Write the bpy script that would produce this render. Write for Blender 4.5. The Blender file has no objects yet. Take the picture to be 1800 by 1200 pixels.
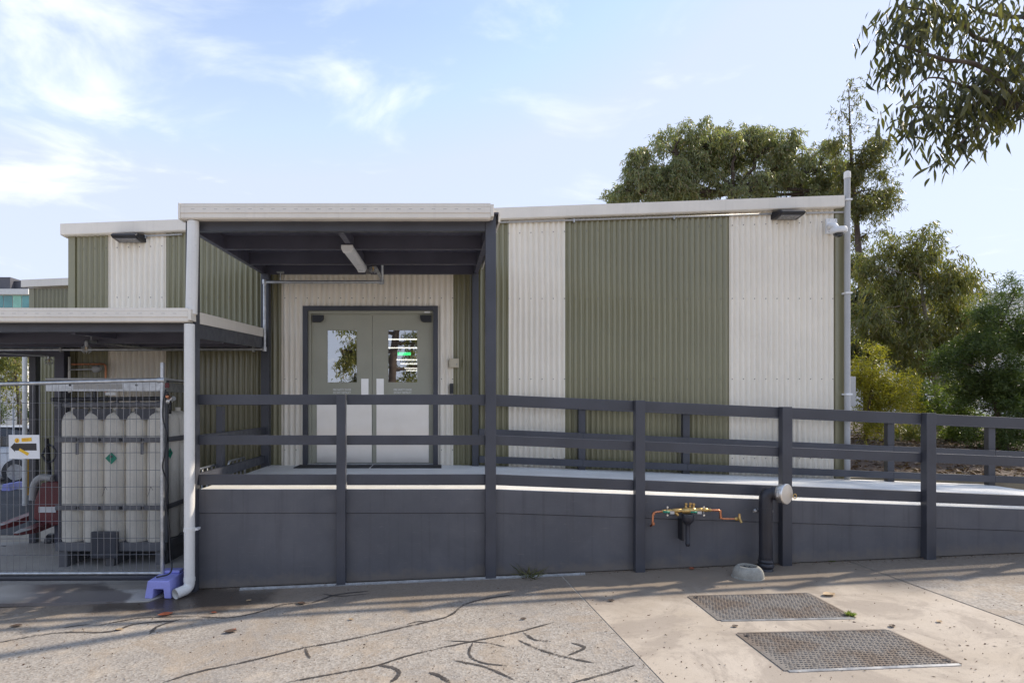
import bpy, math, random
import numpy as np
from mathutils import Vector, Matrix

random.seed(7)
RNG = np.random.default_rng(11)
scene = bpy.context.scene
COL = scene.collection

# ------------------------------------------------------------------ camera
F = 1030.0           # focal length in photograph pixels
U0, V0 = 776.0, 714.0
CAM = Vector((0.0, -8.0, 0.80))
cam_data = bpy.data.cameras.new("camera")
cam_data.sensor_width = 36.0
cam_data.lens = 36.0 * F / 1800.0
cam_data.shift_x = (900.0 - U0) / 1800.0
cam_data.shift_y = (V0 - 600.0) / 1800.0
cam_data.clip_start = 0.05
cam_data.clip_end = 2000.0
cam = bpy.data.objects.new("camera", cam_data)
cam.location = CAM
cam.rotation_euler = (math.radians(90), 0, 0)
COL.objects.link(cam)
scene.camera = cam

# ------------------------------------------------------------------ light
SUN_TO = Vector((0.745, 0.285, 0.602)).normalized()     # direction towards the sun
SUN_EL = math.asin(SUN_TO.z)
SUN_AZ = math.atan2(SUN_TO.x, SUN_TO.y)                # from +Y towards +X
sun_data = bpy.data.lights.new("sun", 'SUN')
sun_data.energy = 2.2
sun_data.angle = math.radians(1.4)
sun_data.color = (1.0, 0.89, 0.74)
sun = bpy.data.objects.new("sun", sun_data)
sun.rotation_euler = (-SUN_TO).to_track_quat('-Z', 'Y').to_euler()
sun.location = (20, 10, 20)
COL.objects.link(sun)

world = bpy.data.worlds.new("World")
scene.world = world
world.use_nodes = True
wn, wl = world.node_tree.nodes, world.node_tree.links
wn.clear()
w_out = wn.new('ShaderNodeOutputWorld')
w_bg = wn.new('ShaderNodeBackground')
w_bg.inputs['Strength'].default_value = 0.13
sky = wn.new('ShaderNodeTexSky')
sky.sky_type = 'NISHITA'
sky.sun_disc = False
sky.sun_elevation = SUN_EL
sky.sun_rotation = SUN_AZ
sky.air_density = 1.0
sky.dust_density = 0.5
sky.ozone_density = 2.0
tc = wn.new('ShaderNodeTexCoord')
def wmath(op, a, b=None, clamp=False):
    n = wn.new('ShaderNodeMath'); n.operation = op; n.use_clamp = clamp
    for i, v in enumerate((a, b)):
        if v is None: continue
        if hasattr(v, 'links'): wl.new(v, n.inputs[i])
        else: n.inputs[i].default_value = v
    return n.outputs[0]
def wmix(fac, a, b):
    n = wn.new('ShaderNodeMix'); n.data_type = 'RGBA'
    if hasattr(fac, 'links'): wl.new(fac, n.inputs[0])
    else: n.inputs[0].default_value = fac
    for s, v in ((6, a), (7, b)):
        if hasattr(v, 'links'): wl.new(v, n.inputs[s])
        else: n.inputs[s].default_value = (*v, 1)
    return n.outputs[2]
# thin high cloud: stretched noise over the dome, denser in one bank on the left
sep = wn.new('ShaderNodeSeparateXYZ'); wl.new(tc.outputs['Generated'], sep.inputs[0])
zc = wmath('MAXIMUM', wmath('ADD', sep.outputs[2], 0.12), 0.03)
comb = wn.new('ShaderNodeCombineXYZ')
wl.new(wmath('DIVIDE', sep.outputs[0], zc), comb.inputs[0])
wl.new(wmath('DIVIDE', sep.outputs[1], zc), comb.inputs[1])
mp = wn.new('ShaderNodeMapping'); wl.new(comb.outputs[0], mp.inputs[0])
mp.inputs['Rotation'].default_value = (0, 0, 0.35)
mp.inputs['Scale'].default_value = (1.2, 1.5, 1)
nz = wn.new('ShaderNodeTexNoise'); wl.new(mp.outputs[0], nz.inputs['Vector'])
nz.inputs['Scale'].default_value = 1.7; nz.inputs['Detail'].default_value = 9
nz.inputs['Roughness'].default_value = 0.56; nz.inputs['Distortion'].default_value = 0.5
cloud_dir = Vector((-0.68, 1.0, 0.70)).normalized()
dotn = wn.new('ShaderNodeVectorMath'); dotn.operation = 'DOT_PRODUCT'
nrm = wn.new('ShaderNodeVectorMath'); nrm.operation = 'NORMALIZE'
wl.new(tc.outputs['Generated'], nrm.inputs[0]); wl.new(nrm.outputs[0], dotn.inputs[0])
dotn.inputs[1].default_value = cloud_dir
bank = wn.new('ShaderNodeMapRange'); bank.interpolation_type = 'SMOOTHSTEP'
wl.new(dotn.outputs['Value'], bank.inputs[0])
bank.inputs[1].default_value = 0.952; bank.inputs[2].default_value = 0.998
dens = wmath('ADD', nz.outputs[0], wmath('MULTIPLY', bank.outputs[0], 0.17))
mask = wn.new('ShaderNodeMapRange'); mask.interpolation_type = 'SMOOTHSTEP'
wl.new(dens, mask.inputs[0]); mask.inputs[1].default_value = 0.53; mask.inputs[2].default_value = 0.80
cloudfac = wmath('MULTIPLY', mask.outputs[0], 0.56)
# whitish air that thickens towards the horizon
hz = wn.new('ShaderNodeMapRange'); wl.new(sep.outputs[2], hz.inputs[0])
hz.inputs[1].default_value = 0.0; hz.inputs[2].default_value = 0.55
hz.inputs[3].default_value = 0.80; hz.inputs[4].default_value = 0.22
base = wmix(hz.outputs[0], sky.outputs[0], (4.15, 4.3, 4.75))
lim = wn.new('ShaderNodeMix'); lim.data_type = 'RGBA'; lim.blend_type = 'DARKEN'; lim.inputs[0].default_value = 0.8
wl.new(base, lim.inputs[6]); lim.inputs[7].default_value = (2.65, 2.95, 3.8, 1)          # keeps the glare round the sun in check
wl.new(wmix(cloudfac, lim.outputs[2], (5.35, 5.35, 5.4)), w_bg.inputs['Color'])
wl.new(w_bg.outputs[0], w_out.inputs[0])

scene.view_settings.view_transform = 'Standard'
scene.view_settings.look = 'None'
scene.view_settings.exposure = 1.10
scene.view_settings.gamma = 1.0
scene.view_settings.use_curve_mapping = False
scene.cycles.max_bounces = 8
scene.cycles.transparent_max_bounces = 24
scene.cycles.use_denoising = True

# ------------------------------------------------------------------ measuring helpers
def px(u, v, D):
    """World point at photograph pixel (u, v) and distance D in front of the camera."""
    return Vector(((u - U0) * D / F, D - 8.0, 0.80 + (V0 - v) * D / F))
def X(u, D=8.0): return (u - U0) * D / F
def Z(v, D=8.0): return 0.80 + (V0 - v) * D / F
GS, G0 = 0.0436, -0.873
def gz(x): return G0 + GS * min(max(x, -6.0), 8.0)
def gp(u, v, lift=0.0):
    dx, dz = (u - U0) / F, (V0 - v) / F
    t = (0.80 - G0) / (GS * dx - dz)
    p = Vector((dx * t, t - 8.0, 0.80 + dz * t)); p.z = gz(p.x) + lift
    return p

# ------------------------------------------------------------------ object helpers
def tag(o, label=None, cat=None, group=None, kind=None):
    if label: o['label'] = label
    if cat: o['category'] = cat
    if group: o['group'] = group
    if kind: o['kind'] = kind
    return o
def thing(name, label, cat, loc=(0, 0, 0), group=None):
    o = bpy.data.objects.new(name, None)
    o.empty_display_size = 0.1
    o.location = loc
    COL.objects.link(o)
    return tag(o, label, cat, group)
def origin_of(o):
    v = Vector((0, 0, 0))
    while o is not None:
        v += o.location; o = o.parent
    return v
def link_mesh(name, me, parent=None, loc=None):
    o = bpy.data.objects.new(name, me)
    if parent is not None: o.parent = parent
    if loc is not None: o.location = loc
    COL.objects.link(o)
    return o

class MB:
    """Collects shapes in world coordinates; build() links them as one mesh object."""
    def __init__(s): s.v, s.f = [], []
    def add(s, vs, fs):
        b = len(s.v); s.v += [tuple(p) for p in vs]; s.f += [tuple(b + i for i in q) for q in fs]; return s
    def hexa(s, p):
        """p: 8 corners, bottom loop 0-3 then top loop 4-7 (counter-clockwise from above)."""
        return s.add(p, [(3, 2, 1, 0), (4, 5, 6, 7), (0, 1, 5, 4), (1, 2, 6, 5), (2, 3, 7, 6), (3, 0, 4, 7)])
    def box(s, x0, x1, y0, y1, z0, z1):
        x0, x1 = sorted((x0, x1)); y0, y1 = sorted((y0, y1)); z0, z1 = sorted((z0, z1))
        return s.hexa([(x0, y0, z0), (x1, y0, z0), (x1, y1, z0), (x0, y1, z0), (x0, y0, z1), (x1, y0, z1), (x1, y1, z1), (x0, y1, z1)])
    def rail(s, x0, x1, y0, y1, zt0, zt1, h0, h1=None):
        """A bar along x whose top runs from zt0 to zt1, h0/h1 tall at its ends."""
        h1 = h0 if h1 is None else h1
        return s.hexa([(x0, y0, zt0 - h0), (x1, y0, zt1 - h1), (x1, y1, zt1 - h1), (x0, y1, zt0 - h0), (x0, y0, zt0), (x1, y0, zt1), (x1, y1, zt1), (x0, y1, zt0)])
    def bary(s, x0, x1, y0, y1, zt0, zt1, h):
        """A bar along y whose top runs from zt0 at y0 to zt1 at y1."""
        return s.hexa([(x0, y0, zt0 - h), (x1, y0, zt0 - h), (x1, y1, zt1 - h), (x0, y1, zt1 - h), (x0, y0, zt0), (x1, y0, zt0), (x1, y1, zt1), (x0, y1, zt1)])
    def tube(s, pts, r, n=10, cap=True):
        pts = [Vector(p) for p in pts]
        rs = r if isinstance(r, (list, tuple)) else [r] * len(pts)
        b = len(s.v); up = None
        for i, p in enumerate(pts):
            t = (pts[min(i + 1, len(pts) - 1)] - pts[max(i - 1, 0)])
            if t.length < 1e-9: t = Vector((0, 0, 1))
            t.normalize()
            if up is None:
                up = Vector((0, 0, 1)) if abs(t.z) < 0.9 else Vector((1, 0, 0))
            sd = t.cross(up)
            if sd.length < 1e-6: sd = t.orthogonal()
            sd.normalize(); up = sd.cross(t).normalized()
            for k in range(n):
                a = 2 * math.pi * k / n
                s.v.append(tuple(p + (sd * math.cos(a) + up * math.sin(a)) * rs[i]))
        for i in range(len(pts) - 1):
            for k in range(n):
                a, c = b + i * n + k, b + i * n + (k + 1) % n
                s.f.append((a, c, c + n, a + n))
        if cap:
            s.f.append(tuple(b + k for k in range(n))[::-1])
            s.f.append(tuple(b + (len(pts) - 1) * n + k for k in range(n)))
        return s
    def lathe(s, prof, base, axis=(0, 0, 1), n=24):
        """prof: (radius, height) pairs along axis from base."""
        ax = Vector(axis).normalized(); q = ax.to_track_quat('Z', 'Y'); base = Vector(base); b = len(s.v)
        for r, h in prof:
            for k in range(n):
                a = 2 * math.pi * k / n
                s.v.append(tuple(base + q @ Vector((max(r, 1e-4) * math.cos(a), max(r, 1e-4) * math.sin(a), h))))
        for i in range(len(prof) - 1):
            for k in range(n):
                a, c = b + i * n + k, b + i * n + (k + 1) % n
                s.f.append((a, c, c + n, a + n))
        s.f.append(tuple(b + k for k in range(n))[::-1])
        s.f.append(tuple(b + (len(prof) - 1) * n + k for k in range(n)))
        return s
    def prism(s, poly, d):
        """poly: 3D loop, extruded by vector d."""
        n = len(poly); d = Vector(d)
        a = [Vector(p) for p in poly]; c = [p + d for p in a]
        return s.add(a + c, [tuple(range(n))[::-1], tuple(range(n, 2 * n))] + [(i, (i + 1) % n, n + (i + 1) % n, n + i) for i in range(n)])
    def build(s, name, mat, parent=None, bevel=0, smooth=False, kind=None, label=None, cat=None, group=None, recalc=True, auto=None):
        off = origin_of(parent) if parent is not None else Vector((0, 0, 0))
        me = bpy.data.meshes.new(name)
        me.from_pydata([(p[0] - off.x, p[1] - off.y, p[2] - off.z) for p in s.v], [], s.f)
        if recalc:
            import bmesh
            bm = bmesh.new(); bm.from_mesh(me); bmesh.ops.recalc_face_normals(bm, faces=bm.faces)
            if smooth:
                for e in bm.edges:
                    if len(e.link_faces) == 2 and e.calc_face_angle(0) > math.radians(40): e.smooth = False
            bm.to_mesh(me); bm.free()
        if smooth:
            me.polygons.foreach_set('use_smooth', [True] * len(me.polygons))
        me.materials.append(mat)
        o = link_mesh(name, me, parent)
        if bevel:
            m = o.modifiers.new('bevel', 'BEVEL'); m.width = bevel; m.segments = 2; m.limit_method = 'ANGLE'; m.angle_limit = math.radians(50)
        return tag(o, label, cat, group, kind)

def curve_pts(pts, n=6):
    """Catmull-Rom through pts."""
    P = [Vector(p) for p in pts]; P = [P[0] * 2 - P[1]] + P + [P[-1] * 2 - P[-2]]
    out = []
    for i in range(1, len(P) - 2):
        for k in range(n):
            t = k / n
            out.append(0.5 * ((2 * P[i]) + (P[i + 1] - P[i - 1]) * t + (2 * P[i - 1] - 5 * P[i] + 4 * P[i + 1] - P[i + 2]) * t * t + (3 * P[i] - P[i - 1] - 3 * P[i + 1] + P[i + 2]) * t ** 3))
    out.append(P[-2]); return out
def bend(pts, r=0.04, n=5):
    """Polyline with each inner corner rounded."""
    P = [Vector(p) for p in pts]; out = [P[0]]
    for i in range(1, len(P) - 1):
        a, b, c = P[i - 1], P[i], P[i + 1]
        d1, d2 = (a - b).normalized(), (c - b).normalized()
        q = min(r, (a - b).length * .45, (c - b).length * .45)
        p0, p1 = b + d1 * q, b + d2 * q
        for k in range(n + 1):
            t = k / n; out.append(p0 * (1 - t) ** 2 + b * 2 * t * (1 - t) + p1 * t * t)
    out.append(P[-1]); return out

def text_obj(body, size, loc, mat, parent, width=None, name='lettering', rot=(math.pi / 2, 0, 0)):
    cu = bpy.data.curves.new('text', 'FONT'); cu.body = body; cu.size = size
    cu.align_x = 'CENTER'; cu.align_y = 'CENTER'; cu.extrude = 0.0006; cu.offset = 0.0007; cu.resolution_u = 3
    t = bpy.data.objects.new('text', cu); COL.objects.link(t)
    bpy.context.view_layer.update()
    me = bpy.data.meshes.new_from_object(t.evaluated_get(bpy.context.evaluated_depsgraph_get()))
    bpy.data.objects.remove(t)
    me.materials.clear(); me.materials.append(mat)
    if width:
        xs = [v.co.x for v in me.vertices]; k = width / (max(xs) - min(xs))
        for v in me.vertices: v.co.x *= k
    o = link_mesh(name, me, parent, Vector(loc) - (origin_of(parent) if parent else Vector()))
    o.rotation_euler = rot
    return o

# ------------------------------------------------------------------ materials
def nodes_of(name):
    m = bpy.data.materials.new(name); m.use_nodes = True
    return m, m.node_tree.nodes, m.node_tree.links, m.node_tree.nodes['Principled BSDF']
def mix_rgb(n, l, fac, a, b, mode='MIX'):
    x = n.new('ShaderNodeMix'); x.data_type = 'RGBA'; x.blend_type = mode
    for s, v in ((0, fac), (6, a), (7, b)):
        if hasattr(v, 'links'): l.new(v, x.inputs[s])
        else: x.inputs[s].default_value = v if s == 0 else (*v[:3], 1)
    return x.outputs[2]
def noise(n, l, vec, scale, detail=4, rough=.55, dist=0):
    x = n.new('ShaderNodeTexNoise')
    if vec is not None: l.new(vec, x.inputs['Vector'])
    x.inputs['Scale'].default_value = scale; x.inputs['Detail'].default_value = detail
    x.inputs['Roughness'].default_value = rough; x.inputs['Distortion'].default_value = dist
    return x.outputs[0]
def rng(n, l, v, a, b, c=0.0, d=1.0, smooth=True):
    x = n.new('ShaderNodeMapRange')
    if smooth: x.interpolation_type = 'SMOOTHSTEP'
    l.new(v, x.inputs[0])
    for i, q in enumerate((a, b, c, d)): x.inputs[i + 1].default_value = q
    return x.outputs[0]
def bumpn(n, l, p, h, strength, dist=0.002):
    x = n.new('ShaderNodeBump'); l.new(h, x.inputs['Height'])
    x.inputs['Strength'].default_value = strength; x.inputs['Distance'].default_value = dist
    l.new(x.outputs[0], p.inputs['Normal'])
def mat(name, col, rough=.5, metal=0.0, var=.10, scale=3.0, fine=0.05, bump=0.0, bscale=90, spec=.5, streak=0.0, coat=0.0, rvar=1.0):
    """Painted or bare surface: slight tone drift, fine grime, optional vertical run-off streaks."""
    m, n, l, p = nodes_of(name)
    t = n.new('ShaderNodeTexCoord'); vec = t.outputs['Object']
    lo = tuple(c * (1 - var) for c in col); hi = tuple(min(1, c * (1 + var)) for c in col)
    c = mix_rgb(n, l, rng(n, l, noise(n, l, vec, scale, 5), .3, .7), lo, hi)
    if fine: c = mix_rgb(n, l, rng(n, l, noise(n, l, vec, 70, 3), .45, .75, 0, fine * 4), c, tuple(x * .6 for x in col))
    if streak:
        mpn = n.new('ShaderNodeMapping'); l.new(vec, mpn.inputs[0]); mpn.inputs['Scale'].default_value = (14, 14, .5)
        c = mix_rgb(n, l, rng(n, l, noise(n, l, mpn.outputs[0], 1.5, 4), .5, .78, 0, streak), c, tuple(x * .55 for x in col))
    l.new(c, p.inputs['Base Color'])
    l.new(rng(n, l, noise(n, l, vec, 12, 4), .3, .7, max(.02, rough - .08 * rvar), min(1, rough + .1 * rvar)), p.inputs['Roughness'])
    p.inputs['Metallic'].default_value = metal
    p.inputs['Specular IOR Level'].default_value = spec
    if coat: p.inputs['Coat Weight'].default_value = coat; p.inputs['Coat Roughness'].default_value = .08
    if bump: bumpn(n, l, p, noise(n, l, vec, bscale, 4), bump)
    return m
def emit(name, col, strength):
    m, n, l, p = nodes_of(name)
    p.inputs['Base Color'].default_value = (*col, 1)
    p.inputs['Emission Color'].default_value = (*col, 1); p.inputs['Emission Strength'].default_value = strength
    return m

OLIVE = mat('olive_steel', (.240, .222, .128), .24, var=.05, scale=1.2, fine=0, streak=.16, spec=.75, rvar=.15)
BEIGE = mat('beige_steel', (.86, .79, .67), .30, var=.04, scale=1.2, fine=0, streak=.16, rvar=.15)
CHAR = mat('charcoal_paint', (.060, .062, .075), .40, var=.14, fine=.06, bump=.12, bscale=130)
CHAR_BOARD = mat('charcoal_board', (.105, .098, .104), .62, var=.16, scale=1.6, fine=.08, bump=.22, bscale=60, streak=.2)
def board_mat():
    m, n, l, p = nodes_of('charcoal_board')
    t = n.new('ShaderNodeTexCoord'); vec = t.outputs['Object']; g = n.new('ShaderNodeNewGeometry')
    c = mix_rgb(n, l, rng(n, l, noise(n, l, vec, 1.6, 6, .6, .5), .3, .7), (.092, .092, .102), (.122, .120, .130))
    mpn = n.new('ShaderNodeMapping'); l.new(vec, mpn.inputs[0]); mpn.inputs['Scale'].default_value = (18, 18, .6)
    c = mix_rgb(n, l, rng(n, l, noise(n, l, mpn.outputs[0], 1.2, 5), .52, .75, 0, .35), c, (.055, .052, .056))
    mpn = n.new('ShaderNodeMapping'); l.new(vec, mpn.inputs[0]); mpn.inputs['Scale'].default_value = (3, 3, 40)
    c = mix_rgb(n, l, rng(n, l, noise(n, l, mpn.outputs[0], 2.5, 4), .66, .72, 0, .35), c, (.19, .18, .18))
    s = n.new('ShaderNodeSeparateXYZ'); l.new(g.outputs['Position'], s.inputs[0])
    a = n.new('ShaderNodeMath'); a.operation = 'MULTIPLY_ADD'; l.new(s.outputs[0], a.inputs[0]); a.inputs[1].default_value = -GS; l.new(s.outputs[2], a.inputs[2])
    b = n.new('ShaderNodeMath'); b.operation = 'MULTIPLY_ADD'; l.new(noise(n, l, vec, 9, 6, .7), b.inputs[0]); b.inputs[1].default_value = -.26; l.new(a.outputs[0], b.inputs[2])
    c = mix_rgb(n, l, rng(n, l, b.outputs[0], G0 - .12, G0 + .02, .55, 0), c, (.20, .165, .13))
    c = mix_rgb(n, l, rng(n, l, noise(n, l, vec, 55, 3), .64, .72, 0, .4), c, (.16, .15, .15))
    l.new(c, p.inputs['Base Color'])
    l.new(rng(n, l, noise(n, l, vec, 6, 5), .3, .7, .48, .68), p.inputs['Roughness'])
    bumpn(n, l, p, noise(n, l, vec, 60, 4), .2)
    return m
GS, G0 = 0.0436, -0.873
CHAR_BOARD = board_mat()
DARKBEAM = mat('dark_canopy_steel', (.080, .079, .108), .42, var=.12, fine=.03)
WHITE = mat('off_white_steel', (.81, .75, .66), .4, var=.04, fine=.02, streak=.15)
PVC = mat('white_pvc', (.80, .78, .74), .35, var=.04, fine=.03, streak=.2)
GREYPVC = mat('grey_pvc', (.44, .44, .44), .4, var=.05)
DOORP = mat('door_paint', (.38, .37, .29), .42, var=.05, fine=.02)
GALV = mat('galvanised_pipe', (.50, .51, .52), .38, .85, var=.15, scale=20)
STEEL = mat('worn_bare_steel', (.42, .42, .42), .42, .8, var=.2, scale=14)
DECK = mat('deck_coating', (.85, .84, .81), .62, var=.09, scale=1.5, fine=.08, bump=.2, bscale=260)
BLACK = mat('black_plastic', (.018, .018, .022), .4, var=.2)
BLACKPIPE = mat('black_pipe', (.026, .026, .034), .36, var=.2, fine=.05)
COPPER = mat('copper', (.62, .26, .14), .33, .9, var=.2, scale=25)
BRASS = mat('brass', (.58, .39, .15), .36, .85, var=.22, scale=30)
CYL = mat('cream_cylinder', (.82, .77, .67), .42, var=.07, fine=.06, streak=.45)
STRAP = mat('grey_strap', (.16, .16, .17), .5, var=.15)
GREENLBL = mat('green_label', (.02, .26, .16), .5, var=.06)
PURPLE = mat('purple_plastic', (.33, .34, .74), .45, var=.08, fine=.06, bump=.1)
RED = mat('red_paint', (.15, .020, .022), .42, var=.2, fine=.08)
YELLOW = mat('yellow_paint', (.80, .42, .03), .45, var=.1)
STICK = mat('yellow_sticker', (.85, .50, .02), .5, var=.04)
SIGNW = mat('white_sign', (.80, .80, .80), .4, var=.03)
INK = mat('dark_ink', (.03, .026, .026), .5, var=.1)
REDINK = mat('red_print', (.55, .08, .03), .5, var=.1)
LETTER = mat('white_lettering', (.80, .80, .78), .5, var=.02)
LENS = mat('milky_diffuser', (.74, .74, .75), .35, var=.03)
CEMENT = mat('cement_vent', (.36, .345, .30), .85, var=.16, scale=14, fine=.1, bump=.4, bscale=120)
RUBBER = mat('rubber_mat', (.045, .043, .042), .9, var=.25, fine=.1, bump=.8, bscale=180)
BARK = mat('pale_bark', (.34, .29, .24), .85, var=.35, scale=6, fine=.1, bump=.5, bscale=25)
BARKD = mat('dark_bark', (.10, .075, .06), .9, var=.35, scale=6, bump=.6, bscale=30)
STAKE = mat('timber_stake', (.55, .44, .30), .8, var=.15)
TAN = mat('tan_kerb', (.34, .29, .21), .85, var=.14, fine=.08, bump=.3)
TAR = mat('tar_seam', (.062, .055, .050), .55, var=.3, scale=12, fine=.06, bump=.5, bscale=160)
def tar_mat():
    m, n, l, p = nodes_of('worn_tar')
    t = n.new('ShaderNodeTexCoord'); vec = t.outputs['Object']; out = n['Material Output']
    l.new(mix_rgb(n, l, rng(n, l, noise(n, l, vec, 14, 5), .3, .7), (.060, .052, .047), (.115, .10, .09)), p.inputs['Base Color'])
    p.inputs['Roughness'].default_value = .6
    bumpn(n, l, p, noise(n, l, vec, 150, 4), .5)
    tr = n.new('ShaderNodeBsdfTransparent'); mx = n.new('ShaderNodeMixShader')
    a = noise(n, l, vec, 85, 3); b = noise(n, l, vec, 4, 3)
    q = n.new('ShaderNodeMath'); q.operation = 'ADD'; l.new(a, q.inputs[0]); l.new(b, q.inputs[1])
    l.new(rng(n, l, q.outputs[0], .98, 1.22, 0, .85), mx.inputs[0])
    l.new(p.outputs[0], mx.inputs[1]); l.new(tr.outputs[0], mx.inputs[2]); l.new(mx.outputs[0], out.inputs[0])
    return m
TAR = tar_mat()
SAND = mat('beige_plastic', (.56, .49, .36), .45, var=.04)

def stainless():
    m, n, l, p = nodes_of('brushed_stainless')
    t = n.new('ShaderNodeTexCoord')
    mpn = n.new('ShaderNodeMapping'); l.new(t.outputs['Object'], mpn.inputs[0]); mpn.inputs['Scale'].default_value = (2, 2, 160)
    g = noise(n, l, mpn.outputs[0], 3, 4)
    sm = noise(n, l, t.outputs['Object'], 5, 4)
    l.new(mix_rgb(n, l, rng(n, l, sm, .3, .7), (.80, .785, .76), (.84, .825, .80)), p.inputs['Base Color'])
    p.inputs['Metallic'].default_value = 1
    l.new(rng(n, l, sm, .3, .7, .33, .37), p.inputs['Roughness'])
    p.inputs['Anisotropic'].default_value = .5
    return m
INOX = stainless()

def glass_mat():
    m, n, l, p = nodes_of('door_glass')
    out = n['Material Output']; n.remove(p)
    g = n.new('ShaderNodeBsdfGlossy'); g.inputs['Roughness'].default_value = .0; g.inputs['Color'].default_value = (.9, .9, .9, 1)
    t = n.new('ShaderNodeBsdfTransparent'); t.inputs['Color'].default_value = (.62, .66, .66, 1)
    tx = n.new('ShaderNodeTexCoord')
    b = n.new('ShaderNodeBump'); l.new(noise(n, l, tx.outputs['Object'], 5, 2), b.inputs['Height'])
    b.inputs['Strength'].default_value = .05; b.inputs['Distance'].default_value = .004
    l.new(b.outputs[0], g.inputs['Normal'])
    mx = n.new('ShaderNodeMixShader'); mx.inputs[0].default_value = .46
    l.new(t.outputs[0], mx.inputs[1]); l.new(g.outputs[0], mx.inputs[2]); l.new(mx.outputs[0], out.inputs[0])
    return m
GLASS = glass_mat()
CARGLASS = mat('dark_car_glass', (.02, .024, .03), .06, var=.1, spec=.8)

def cloth_mat():
    m, n, l, p = nodes_of('shade_cloth')
    out = n['Material Output']
    p.inputs['Base Color'].default_value = (.035, .037, .045, 1); p.inputs['Roughness'].default_value = .9
    t = n.new('ShaderNodeBsdfTransparent')
    tx = n.new('ShaderNodeTexCoord')
    mx = n.new('ShaderNodeMixShader')
    l.new(rng(n, l, noise(n, l, tx.outputs['Object'], 3.5, 4), .3, .7, .08, .20), mx.inputs[0])
    l.new(t.outputs[0], mx.inputs[1]); l.new(p.outputs[0], mx.inputs[2]); l.new(mx.outputs[0], out.inputs[0])
    return m
CLOTH = cloth_mat()

def aggregate_mat(name, tones, dark):
    m, n, l, p = nodes_of(name)
    t = n.new('ShaderNodeTexCoord'); vec = t.outputs['Object']
    vo = n.new('ShaderNodeTexVoronoi'); l.new(vec, vo.inputs['Vector']); vo.inputs['Scale'].default_value = 70
    sepc = n.new('ShaderNodeSeparateColor'); l.new(vo.outputs['Color'], sepc.inputs[0])
    rp = n.new('ShaderNodeValToRGB'); l.new(sepc.outputs[0], rp.inputs[0])
    el = rp.color_ramp.elements
    el[0].position = 0; el[0].color = (*tones[0], 1); el[1].position = 1; el[1].color = (*tones[-1], 1)
    for i, c in enumerate(tones[1:-1]): e = el.new((i + 1) / (len(tones) - 1)); e.color = (*c, 1)
    c = mix_rgb(n, l, rng(n, l, vo.outputs['Distance'], .0055, .0100, 0, .65), rp.outputs[0], dark)
    big = noise(n, l, vec, .9, 6, .6, .6)
    c = mix_rgb(n, l, rng(n, l, big, .46, .70, 0, .45), c, (.27, .25, .235))
    mid = noise(n, l, vec, 5, 5)
    c = mix_rgb(n, l, rng(n, l, mid, .50, .75, 0, .5), c, (.60, .50, .39))
    c = mix_rgb(n, l, rng(n, l, noise(n, l, vec, 1.7, 7, .68, 1.2), .50, .62, 0, .42), c, (.40, .31, .22))
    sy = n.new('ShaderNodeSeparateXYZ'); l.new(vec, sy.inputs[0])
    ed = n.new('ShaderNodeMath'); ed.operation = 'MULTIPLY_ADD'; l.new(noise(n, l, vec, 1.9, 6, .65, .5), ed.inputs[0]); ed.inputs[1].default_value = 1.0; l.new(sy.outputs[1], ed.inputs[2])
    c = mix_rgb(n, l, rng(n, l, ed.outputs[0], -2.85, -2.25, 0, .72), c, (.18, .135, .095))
    # damp patch below the downpipe outlet
    sp = n.new('ShaderNodeVectorMath'); sp.operation = 'DISTANCE'
    mpn = n.new('ShaderNodeMapping'); l.new(vec, mpn.inputs[0]); mpn.inputs['Scale'].default_value = (.55, 1.35, 1)
    l.new(mpn.outputs[0], sp.inputs[0]); sp.inputs[1].default_value = (-2.4 * .55, -2.62 * 1.35, -.97)
    dn = n.new('ShaderNodeMath'); dn.operation = 'ADD'; l.new(sp.outputs['Value'], dn.inputs[0])
    nn = n.new('ShaderNodeMath'); nn.operation = 'MULTIPLY'; l.new(noise(n, l, vec, 2.6, 5), nn.inputs[0]); nn.inputs[1].default_value = .9
    l.new(nn.outputs[0], dn.inputs[1])
    wet = rng(n, l, dn.outputs[0], .75, 1.05, 1, 0)
    c = mix_rgb(n, l, wet, c, mix_rgb(n, l, 1.0, c, (.36, .35, .36), 'MULTIPLY'))
    l.new(c, p.inputs['Base Color'])
    l.new(rng(n, l, wet, 0, 1, .85, .34), p.inputs['Roughness'])
    bumpn(n, l, p, vo.outputs['Distance'], .55, .004)
    return m
AGG = aggregate_mat('exposed_aggregate', [(.78, .72, .63), (.46, .42, .37), (.88, .83, .75), (.24, .22, .20), (.70, .61, .51), (.92, .88, .80)], (.26, .22, .18))

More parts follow.
